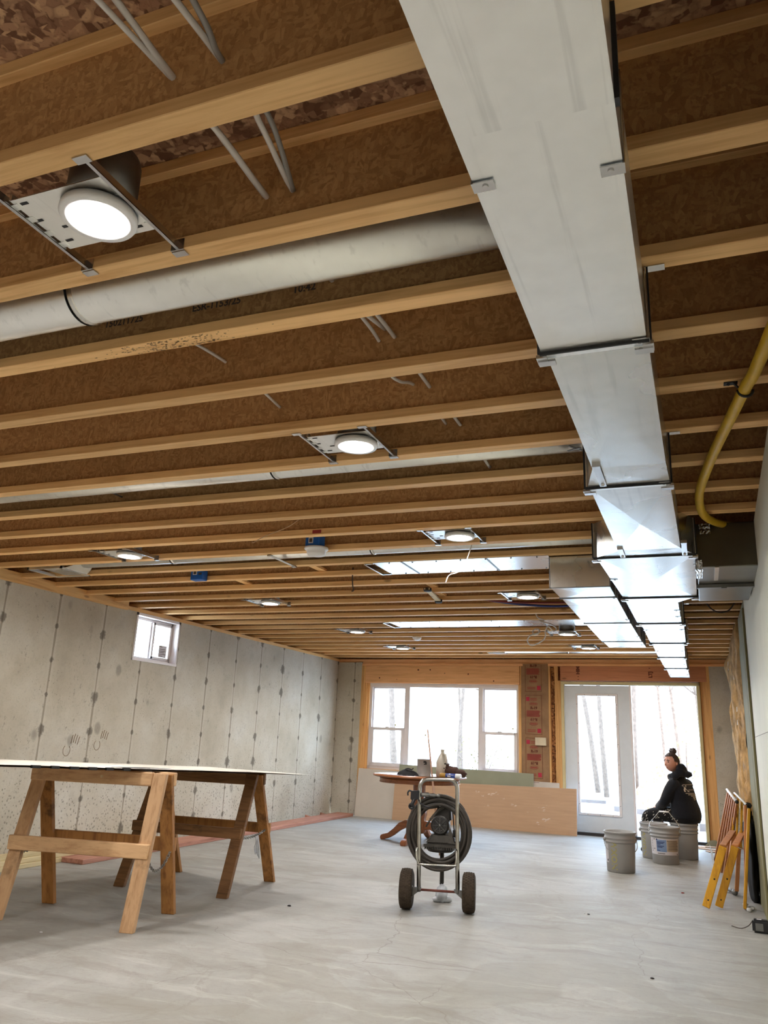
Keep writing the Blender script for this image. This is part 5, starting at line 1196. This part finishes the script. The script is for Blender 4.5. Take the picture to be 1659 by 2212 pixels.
# ------------------------------------------------------------------ five-gallon buckets
BP = [(.0, .0), (.128, .0), (.133, .006), (.1435, .262), (.1435, .270), (.152, .272), (.152, .282), (.1465, .285), (.1465, .303), (.153, .306), (.153, .316), (.1475, .319), (.149, .352), (.156, .355), (.157, .368), (.152, .372), (.147, .370), (.141, .30), (.128, .02), (.0, .02)]
def bucket(x, y, label, bail, lab=None):
    t = thing('bucket', (x, y, 0), label, 'bucket', 'grey buckets by the open doorway')
    m = MB(); m.lathe(BP[:16], (x, y, 0), 48, caps=(True, False))
    m.lathe(BP[15:], (x, y, 0), 48, caps=(False, True)); m.build('body', 'bucket_grey', t)
    m = MB()
    for a in (bail[0], bail[0]+PI): m.ball((x+.153*math.cos(a), y+.153*math.sin(a), .294), (.016, .016, .016), 10, 7)
    m.build('bail_ear', 'bucket_grey', t)
    a = bail[0]; u = Vector((math.cos(a), math.sin(a), 0)); v = Vector((-math.sin(a), math.cos(a), 0)); e = bail[1]; d = v*math.cos(e)+Vector((0, 0, 1))*math.sin(e); c = Vector((x, y, .294))
    R = .160; prof = [(1.0, .0), (1.0, .06), (.88, .115), (.5, .19), (.34, .225), (.3, .232)] if e > .9 else [(1.0, .0), (1.0, .05), (.9, .10), (.6, .145), (.3, .16)]
    P = [c+u*R*p+d*q for p, q in prof]+[c-u*R*p+d*q for p, q in reversed(prof)]
    m = MB(); m.tube(spline(P, 4), .0036, 8); bl = m.build('bail', 'tab_steel', t)
    m = MB(); m.tube([c+u*.05+d*prof[-1][1], c-u*.05+d*prof[-1][1]], .0085, 10); m.build('grip', 'white_trim', bl)
    return t
def wrap(x, y, a0, a1, z0, z1, off=.0008):
    def f(s, t):
        a = a0+(a1-a0)*s; z = z0+(z1-z0)*t; r = .133+(.1435-.133)*(z-.006)/.256+off; return (x+r*math.cos(a), y+r*math.sin(a), z)
    return f
def band(mt, name, par, x, y, a0, a1, z0, z1, off=.0008, nu=14):
    m = MB(); m.grid(wrap(x, y, a0, a1, z0, z1, off), nu, 2); return m.build(name, mt, par)
def blet(par, x, y, items, mt, off):
    m = MB()
    for (txt, size, ac, zc, rot) in items:
        def fn(u, v, ac=ac, zc=zc, rot=rot):
            if rot: u, v = v, -u
            z = zc+v; return wrap(x, y, 0, 1, z, z+1, off)((ac+u/.139), 0)
        add_text(m, txt, size, fn, .0025)
    return m.build('printed_lettering', mt, par)
x, y = -.815, 8.70
b = bucket(x, y, 'open grey bucket standing alone left of the other buckets', (PI+.35, -1.0))
band('label_white', 'side_label', b, x, y, -2.92, -2.42, .085, .255); band('ink_black', 'code_block', b, x, y, -2.58, -2.47, .098, .116, .0013, 4)
blet(b, x, y, [('WXON', .082, -1.96, .16, True)], 'ink_yellow', .0010)
x, y = -.435, 9.63
b = bucket(x, y, 'grey bucket with big white label and raised wire handle, front of the three grouped', (-.05, 1.25))
band('label_white', 'paper_label', b, x, y, -2.95, -.35, .095, .255); band('label_blue', 'blue_panel', b, x, y, -2.18, -1.42, .125, .245, .0013); band('label_tan', 'tan_panel', b, x, y, -1.40, -.42, .13, .245, .0013)
m = MB()
for (a0, a1, z) in ((-2.15, -1.56, .222), (-2.13, -1.64, .210), (-2.13, -1.85, .198), (-2.12, -1.60, .182), (-2.12, -1.72, .170), (-2.15, -1.9, .137)): m.grid(wrap(x, y, a0, a1, z-.0035, z+.0035, .0018), 8, 1)
m.grid(wrap(x, y, -2.2, -2.09, .236, .252, .0018), 3, 1); m.build('printing', 'ink_navy', b)
m = MB()
for i in range(9): m.grid(wrap(x, y, -1.3, -.6+.1*(i % 3), .235-.011*i-.0015, .235-.011*i+.0015, .0018), 8, 1)
for (a0, a1, z, h) in ((-2.12, -1.55, .108, .006), (-2.42, -2.33, .245, .012), (-2.42, -2.33, .15, .01), (-.55, -.47, .105, .014), (-1.36, -1.30, .235, .006)): m.grid(wrap(x, y, a0, a1, z-h/2, z+h/2, .0018), 6, 1)
for i in range(8): m.grid(wrap(x, y, -2.68, -2.56, .235-.016*i, .241-.016*i, .0018), 3, 1)
m.build('printing', 'ink_grey', b)
x, y = -.565, 10.0
b = bucket(x, y, 'grey bucket half hidden behind the labelled one, at its left', (PI+.3, -.9))
blet(b, x, y, [('WXON', .082, -2.45, .16, True)], 'ink_yellow', .0010)
x, y = -.245, 10.19
b = bucket(x, y, 'upturned plain grey bucket the seated person sits on', (.9, -1.0))
MB().lathe([(.0, .3725), (.150, .3725), (.1555, .371), (.1555, .3735), (.150, .377), (.0, .377)], (x, y, 0), 40).build('lid', 'bucket_grey', b)

# ------------------------------------------------------------------ person sitting on the bucket
PF = Vector((-.88, .475, 0)).normalized(); PL = Vector((PF.y*-1, PF.x, 0)); PO = Vector((-.215, 10.19, 0))
def pl(f, l, z): return PO+PF*f+PL*l+Vector((0, 0, z))
def skin_mesh(nodes, edges, sub=2):
    me = bpy.data.meshes.new('skin_tmp'); me.from_pydata([tuple(n[0]) for n in nodes], edges, []); o = bpy.data.objects.new('skin_tmp', me); COL.objects.link(o)
    md = o.modifiers.new('s', 'SKIN'); md.use_smooth_shade = True
    lay = me.skin_vertices[0] if me.skin_vertices else None
    if lay is None:
        bm = bmesh.new(); bm.from_mesh(me); bm.verts.layers.skin.verify(); bm.to_mesh(me); bm.free(); lay = me.skin_vertices[0]
    for i, n in enumerate(nodes):
        r = n[1]; lay.data[i].radius = (r, r) if not isinstance(r, tuple) else r; lay.data[i].use_root = (i == 0)
    ss = o.modifiers.new('u', 'SUBSURF'); ss.levels = sub; ss.render_levels = sub
    dg = bpy.context.evaluated_depsgraph_get(); out = bpy.data.meshes.new_from_object(o.evaluated_get(dg)); bpy.data.objects.remove(o); bpy.data.meshes.remove(me); return out
def remesh(mb, vox, smooth=4, fac=.5):
    me = bpy.data.meshes.new('rm_tmp'); mb.bm.to_mesh(me); mb.bm.free(); o = bpy.data.objects.new('rm_tmp', me); COL.objects.link(o)
    r = o.modifiers.new('r', 'REMESH'); r.mode = 'VOXEL'; r.voxel_size = vox; r.use_smooth_shade = True
    s = o.modifiers.new('s', 'SMOOTH'); s.iterations = smooth; s.factor = fac
    dg = bpy.context.evaluated_depsgraph_get(); out = bpy.data.meshes.new_from_object(o.evaluated_get(dg)); bpy.data.objects.remove(o); bpy.data.meshes.remove(me)
    m = MB(); m.bm.from_mesh(out); bpy.data.meshes.remove(out)
    for f in m.bm.faces: f.smooth = True
    return m
def loft(m, rings, n=28):
    prev = None
    for (f, l, z, hd, hw) in rings:
        ring = [m._v(pl(f+hd*math.cos(2*PI*k/n), l+hw*math.sin(2*PI*k/n), z)) for k in range(n)]
        if prev:
            for k in range(n): m.bm.faces.new((prev[k], prev[(k+1) % n], ring[(k+1) % n], ring[k]))
        else: m.bm.faces.new(ring[::-1])
        prev = ring
    m.bm.faces.new(prev)
HC = Vector((-.335, 10.13, 1.030)); HF = Vector((-.68, -.73, -.06)).normalized(); HR = HF.cross(Vector((0, 0, 1))).normalized(); HU = HR.cross(HF)
def G(d, c, s): return math.exp(-((d-Vector(c).normalized()).length/s)**2)
def head_pt(d, k=1.0, feat=True):
    x, y, z = d.x, d.y, d.z
    p = Vector((x*.071, y*.090, z*.104))
    if z < 0:
        p.x *= 1-.28*(-z)**1.3
        if y > 0: p.y *= 1+.06*(-z)
        else: p.y *= 1-.45*(-z)
    r = 1.0
    if feat:
        r += .30*G(d, (0, 1, -.17), .115)+.12*G(d, (0, 1, -.02), .10)
        r += .05*G(d, (0, .9, -.85), .22)+.035*G(d, (.0, 1, -.50), .14)
        r -= .085*G(d, (.36, .9, .10), .15)+.085*G(d, (-.36, .9, .10), .15)
        r += .030*G(d, (.36, .95, .26), .16)+.030*G(d, (-.36, .95, .26), .16)
        r += .03*G(d, (.5, .8, -.25), .2)+.03*G(d, (-.5, .8, -.25), .2)
    p = p*r*k
    return HC+HR*p.x+HF*p.y+HU*p.z
def head_ball(m, k=1.0, feat=True, seg=56, rings=44):
    g = []
    for i in range(rings+1):
        th = PI*i/rings; g.append([m._v(head_pt(Vector((math.sin(th)*math.cos(2*PI*q/seg), math.sin(th)*math.sin(2*PI*q/seg), math.cos(th))), k, feat)) for q in range(seg)])
    for i in range(rings):
        for q in range(seg):
            f = m.bm.faces.new((g[i][q], g[i+1][q], g[i+1][(q+1) % seg], g[i][(q+1) % seg])); f.smooth = True
def make_person():
    P = thing('person', (PO.x, PO.y, 0), 'person in a black hoodie with a hair bun, sitting on a bucket in the doorway', 'person')
    N = []; Ed = []
    def nd(p, r, a=None):
        N.append((p, r)); 
        if a is not None: Ed.append((a, len(N)-1))
        return len(N)-1
    pel = nd(pl(.0, 0, .46), .10); w1 = nd(pl(.02, 0, .60), .09, pel); ch = nd(pl(.05, 0, .76), .10, w1); nk = nd(pl(.085, 0, .87), .05, ch)
    nk2 = nd(HC+Vector((.035, .02, -.085)), .046, nk); nd(HC+Vector((.01, .01, -.02)), .05, nk2)
    for s in (1, -1):
        sh = nd(pl(.05, s*.15, .80), .045, ch); el = nd(pl(.14, s*.20, .60), .036, sh); wr_ = nd(pl(.30, s*.07, .520), .025, el); hd_ = nd(pl(.36, s*.035, .500), .027, wr_)
        for q, (df, dl, ln) in enumerate(((.0, -.024, .060), (.006, -.008, .070), (.005, .009, .066), (-.003, .024, .052))):
            a = nd(pl(.385+df, s*(.03+dl*.9), .500), .0105, hd_); b = nd(pl(.385+df+ln*.55, s*(.024+dl), .492), .0092, a); nd(pl(.385+df+ln*.85, s*(.02+dl), .470), .0085, b)
        a = nd(pl(.335, s*.005, .512), .0115, wr_); b = nd(pl(.36, -s*.012, .515), .0105, a); nd(pl(.385, -s*.018, .507), .009, b)
        hp = nd(pl(.04, s*.09, .45), .08, pel); kn = nd(pl(.44, s*.12, .425), .055, hp); an = nd(pl(.32, s*.12, .11), .038, kn); nd(pl(.40, s*.125, .045), .030, an)
    sk = skin_mesh(N, Ed, 2); m = MB(); m.bm.from_mesh(sk); bpy.data.meshes.remove(sk)
    head_ball(m)
    for s in (1, -1):
        c = HC+HR*s*.068-HF*.012+HU*(-.008); m.ball(c, (.012, .018, .026), 14, 10)
    m = remesh(m, .0052, 3, .4); body = m.build('body', 'skin', P)
    bvh_body = None
    def onface(dx, dy, dz): return head_pt(Vector((dx, dy, dz)).normalized(), 1.0)
    for s in (1, -1):
        m = MB(); m.ball(onface(.36*s, .93, .10)-HF*.003, (.010, .010, .0065), 12, 8); m.build('eye', 'eye_dark', P)
        m = MB(); m.tube(spline([onface(.16*s, .95, .27)+HF*.002, onface(.36*s, .92, .31)+HF*.002, onface(.55*s, .8, .24)+HF*.002], 4), [.002]+[.0042]*7+[.002], 6); m.build('eyebrow', 'hair', P)
    m = MB(); m.tube(spline([onface(-.17, .9, -.53)+HF*.001, onface(0, .93, -.505)+HF*.002, onface(.17, .9, -.53)+HF*.001], 5), .0038, 6); m.build('lips', 'lip', P)
    # hair pulled up into a bun
    m = MB(); seg, rg = 64, 48; g = []
    def keep(d): return d.z > .60+.10*d.y or d.y < .02-.25*max(0, -d.z) and d.z > -.62 or (d.y < .30 and d.z > .10)
    def hp_(d):
        kk = 1.035+.02*noise.noise(Vector((d.x*9, d.y*3, d.z*9))); return head_pt(d, kk, False)
    for i in range(rg):
        for q in range(seg):
            c = [Vector((math.sin(PI*a/rg)*math.cos(2*PI*b/seg), math.sin(PI*a/rg)*math.sin(2*PI*b/seg), math.cos(PI*a/rg))) for a, b in ((i, q), (i+1, q), (i+1, q+1), (i, q+1))]
            mid = (c[0]+c[2])/2
            if mid.length > .01 and keep(mid.normalized()): f = m.face([hp_(d) for d in c]); 
    bmesh.ops.remove_doubles(m.bm, verts=m.bm.verts, dist=1e-5)
    for f in m.bm.faces: f.smooth = True
    m.solid(-.006); hr = m.build('hair', 'hair', P)
    bc = HC+HU*.125-HF*.035; m = MB(); m.ball(bc, (.042, .036, .034), 22, 16, lambda d: 1+.28*noise.noise(d*3.1))
    random.seed(21)
    for i in range(16):
        d = Vector((random.uniform(-1, 1), random.uniform(-1, 1), random.uniform(-.2, 1))).normalized(); m.tube(spline([bc+d*.028, bc+d*.047+Vector((random.uniform(-.01, .01), 0, .004)), bc+d*.055+Vector((random.uniform(-.025, .02), 0, -.004))], 4), .0016, 4)
    m.build('hair_bun', 'hair', hr)
    # hooded sweatshirt
    m = MB()
    loft(m, [(-.005, 0, .425, .150, .195), (.0, 0, .47, .160, .205), (.005, 0, .54, .150, .19), (.02, 0, .62, .135, .18), (.035, 0, .70, .130, .185), (.05, 0, .77, .118, .19), (.06, 0, .82, .098, .165), (.075, 0, .865, .075, .11), (.085, 0, .90, .06, .07)])
    NN = []; EE = []
    for s in (1, -1):
        i = len(NN); NN += [(pl(.045, s*.08, .80), .085), (pl(.05, s*.165, .785), .075), (pl(.09, s*.205, .69), .066), (pl(.14, s*.205, .595), .062), (pl(.23, s*.13, .548), .054), (pl(.315, s*.06, .522), .042)]
        EE += [(i+a, i+a+1) for a in range(5)]
    for a, b in ((0, 6), (6, 12)):
        sk = skin_mesh([NN[i] for i in range(a, b)], [(i-a, j-a) for i, j in EE if a <= i < b], 2); m.bm.from_mesh(sk); bpy.data.meshes.remove(sk)
    nb = pl(.09, 0, .905)
    tor = [nb+Vector((.015, 0, 0))+Vector((math.cos(a)*.082, math.sin(a)*.075, .030*math.cos(a)-.01)) for a in [2*PI*i/24 for i in range(24)]]
    m.tube(tor, .040, 12, True)
    hb_ = lambda f: (lambda d: 1+.12*noise.noise(d*2.2+Vector((f, 0, 0))))
    m.ball((-.228, 10.14, .965), (.052, .07, .058), 20, 14, hb_(1)); m.ball((-.178, 10.15, .905), (.062, .09, .038), 20, 14, hb_(2)); m.ball((-.25, 10.12, .985), (.04, .06, .04), 20, 14, hb_(6)); m.ball((-.250, 10.09, .925), (.06, .05, .05), 18, 12, hb_(3)); m.ball((-.30, 10.06, .895), (.05, .04, .045), 18, 12, hb_(4))
    for v in m.bm.verts:
        n = noise.noise(Vector((v.co.x*9, v.co.y*9, v.co.z*16))); v.co += (v.co-Vector((PO.x, PO.y, v.co.z))).normalized()*.006*n
    m = remesh(m, .007, 5, .5); bvh = BVHTree.FromBMesh(m.bm); ho = m.build('hoodie', 'hoodie', P)
    def back(u, z, off=.0015):
        o = pl(-.6, -u, z); hit = bvh.ray_cast(o, PF); p = hit[0] if hit[0] else pl(-.14, -u, z); return tuple(p-PF*off)
    m = MB(); add_text(m, 'K', .090, lambda x, y: back(-.085+x*1.2, .748+y), .003); add_text(m, '734', .034, lambda x, y: back(.02+x, .640+y), .001)
    for (u0, u1, z, h) in ((-.10, .16, .792, .004), (-.11, .16, .700, .005), (-.05, .12, .735, .006)):
        for i in range(14):
            a, b = u0+(u1-u0)*i/14, u0+(u1-u0)*(i+1)/14; m.face([back(a, z), back(b, z), back(b, z+h), back(a, z+h)])
    for r, (u0, u1) in enumerate(((-.08, .13), (-.04, .10), (-.01, .09))):
        z = .684-.014*r; u = u0
        while u < u1:
            w = .006+.006*((u*977) % 1); m.face([back(u, z), back(u+w, z), back(u+w, z+.008), back(u, z+.008)]); u += w+.004
    m.build('printed_lettering', 'print_white', ho)
    # trousers and shoes
    m = MB(); loft(m, [(.0, 0, .381, .140, .165), (.0, 0, .42, .160, .19), (.0, 0, .47, .150, .185), (.0, 0, .50, .12, .16)])
    for s in (1, -1):
        sk = skin_mesh([(pl(.02, s*.085, .455), .098), (pl(.22, s*.105, .455), .090), (pl(.42, s*.12, .430), .078), (pl(.44, s*.12, .35), .070), (pl(.37, s*.12, .20), .060), (pl(.32, s*.12, .075), .056)], [(i, i+1) for i in range(5)], 2); m.bm.from_mesh(sk); bpy.data.meshes.remove(sk)
    for v in m.bm.verts: v.co += (v.co-Vector((PO.x, PO.y, v.co.z))).normalized()*.005*noise.noise(Vector((v.co.x*11, v.co.y*11, v.co.z*11)))
    m = remesh(m, .008, 4, .5); bv2 = BVHTree.FromBMesh(m.bm); tr = m.build('trousers', 'pants', P)
    m = MB(); random.seed(4)
    for i in range(70):
        o = pl(random.uniform(.0, .5), .9, random.uniform(.36, .53)); h = bv2.ray_cast(o, -PL)
        if h[0]:
            p = h[0]+h[1]*.0012; a = h[1].orthogonal().normalized(); b_ = h[1].cross(a); r = random.uniform(.002, .006); st_ = random.uniform(1, 3.5)
            m.face([tuple(p+a*r*st_*math.cos(q*1.047)+b_*r*math.sin(q*1.047)) for q in range(6)])
    m.build('paint_fleck', 'paint_fleck', tr)
    for s in (1, -1):
        m = MB()
        def shf(d): return 1+.0*d.x
        m.ball(pl(.37, s*.125, .052), (.135, .06, .052), 22, 14)
        for v in m.bm.verts: v.co.z = max(.0, v.co.z)
        m.build('shoe', 'shoe', P)
make_person()

# ------------------------------------------------------------------ outdoors beyond the window and the open doorway
struct(MB().box(-60, 60, 12.14, 90, -.35, -.12).build('ground', 'ground_outside'))
def tree(x, y, h, r, lean, seed, label, mt='bark', fork=0, nb=9, name='bare_tree'):
    random.seed(seed); m = MB(); t = thing(name, (x, y, -.12), label, 'tree', 'bare trees outside')
    def limb(p, d, L, r0, depth, mb):
        n = 6; pts = [Vector(p)]; q = Vector(d).normalized()
        for i in range(n):
            q = (q+Vector((random.uniform(-.14, .14), random.uniform(-.14, .14), random.uniform(-.03, .10)))*(1 if depth else .35)).normalized(); pts.append(pts[-1]+q*L/n)
        mb.tube(pts, [r0*(1-.72*i/n) for i in range(n+1)], 7 if depth == 0 else 5)
        if depth < 3:
            for i in range(nb if depth == 0 else 3):
                k = random.randint(2 if depth == 0 else 1, n); b = pts[k]; a = random.uniform(0, 2*PI); dd = Vector((math.cos(a), math.sin(a)*.7, random.uniform(.25, 1.0)))
                limb(b, dd, L*random.uniform(.14, .34), max(.016, r0*(1-.72*k/n)*random.uniform(.35, .6)), depth+1, mb2)
    mb2 = MB(); base = Vector((x, y, -.14))
    r *= .62; nb = 24; limb(base, (lean, 0, 1), h, r, 0, m)
    if fork:
        k = base+Vector((lean, 0, 1)).normalized()*h*.33; limb(k, (lean+fork, .1, 1), h*.6, r*.62, 0, m)
    m.build('trunk', mt, t); mb2.build('branches', mt, t); return t
for a in ((-10.9, 25, 9, .10, .02, 1, 'bare tree seen through the left sash of the big window', 'bark', 0), (-10.4, 29, 11, .17, -.02, 2, 'bare tree seen just inside the left edge of the centre pane', 'bark', 0),
          (-8.9, 24, 10, .19, -.06, 3, 'big crooked bare tree in the middle of the centre pane', 'bark', .35), (-7.6, 27, 11, .09, .01, 4, 'slim bare tree in the right half of the centre pane', 'bark', 0),
          (-7.3, 25.5, 10, .12, .01, 5, 'bare tree at the right edge of the centre pane', 'bark', 0), (-5.7, 22, 8, .08, .0, 6, 'thin curved bare tree in the right sash of the big window', 'bark_warm', 0),
          (-2.9, 25, 10, .13, -.09, 7, 'leaning bare tree seen through the left of the door glass', 'bark', 0), (-2.45, 23, 10, .12, -.03, 8, 'bare tree seen through the right of the door glass', 'bark', 0),
          (-1.55, 21, 9, .13, .01, 9, 'forked bare tree in the left of the open doorway', 'bark', .16), (-.95, 24, 9, .07, -.03, 10, 'thin straight bare tree above the seated person', 'bark_warm', 0),
          (-.55, 26, 9, .09, -.07, 11, 'slanting bare tree right of the seated person', 'bark_warm', 0), (.05, 22, 8, .07, -.02, 12, 'bare tree at the right edge of the open doorway', 'bark', 0)): tree(*a)
def mound(name, x, y, rx_, ry_, h, mt, label, cat, seed):
    m = MB()
    def f(a, b):
        u, v = a*2-1, b*2-1; q = max(0, 1-u*u-v*v); return (x+rx_*u, y+ry_*v, -.125+h*q*(.8+.5*noise.noise(Vector((u*3+seed, v*3, 0))))+.05*noise.noise(Vector((u*14, v*14, seed)))*q)
    m.grid(f, 46, 46, False); return tag(m.build(name, mt), label, cat)
mound('leaf_mound', -1.0, 19.6, .82, 1.4, 1.0, 'leaves', 'mound of tan fallen leaves outside the open doorway', 'leaf pile', 3)
tag(MB().bar((-1.75, 18.3, -.07), (-.75, 17.6, -.07), .2, .10).build('timber_edging', 'board_grey'), 'long grey timber lying on the ground outside the doorway', 'timber')
tag(MB().bar((-4.2, 20.4, -.085), (-2.2, 20.4, -.085), .2, .07).build('timber_edging', 'board_grey'), 'grey timber edging on the ground seen through the door glass', 'timber')
tag(MB().bar((-.12, 15.2, -.06), (.4, 15.2, -.06), .25, .12).build('timber_edging', 'board_grey'), 'short grey timber on the ground right of the seated person', 'timber')
def shrub(x, y, r, h, mt, seed, label, n=160):
    random.seed(seed); t = thing('shrub', (x, y, -.12), label, 'shrub', 'shrubs outside'); m = MB(); k = MB()
    for i in range(14):
        a = random.uniform(0, 2*PI); e = Vector((x+r*math.cos(a)*random.random(), y+r*math.sin(a)*random.random(), h*random.uniform(.6, 1))); k.tube(spline([(x, y, -.14), (x*.6+e.x*.4, y*.6+e.y*.4, h*.4), e], 3), .008, 4)
    for i in range(n):
        p = Vector((x+random.gauss(0, r*.45), y+random.gauss(0, r*.45), h*random.uniform(.3, 1.05))); a = Vector((random.uniform(-1, 1), random.uniform(-1, 1), random.uniform(-1, 1))).normalized(); b = a.orthogonal().normalized(); s = random.uniform(.025, .05)
        m.face([p-a*s, p+b*s*.5, p+a*s, p-b*s*.5])
    k.build('stems', 'bark_warm', t); m.build('foliage', mt, t)
shrub(-.35, 20, .75, 1.9, 'leaf_yellow', 2, 'yellow-leaved shrub right of the seated person outside'); shrub(-9.4, 21, .9, 1.7, 'shrub', 5, 'brown leafy shrub seen through the left sash of the big window', 260); shrub(-4.9, 19, .7, 1.2, 'shrub', 8, 'low brown shrub in the right sash of the big window')
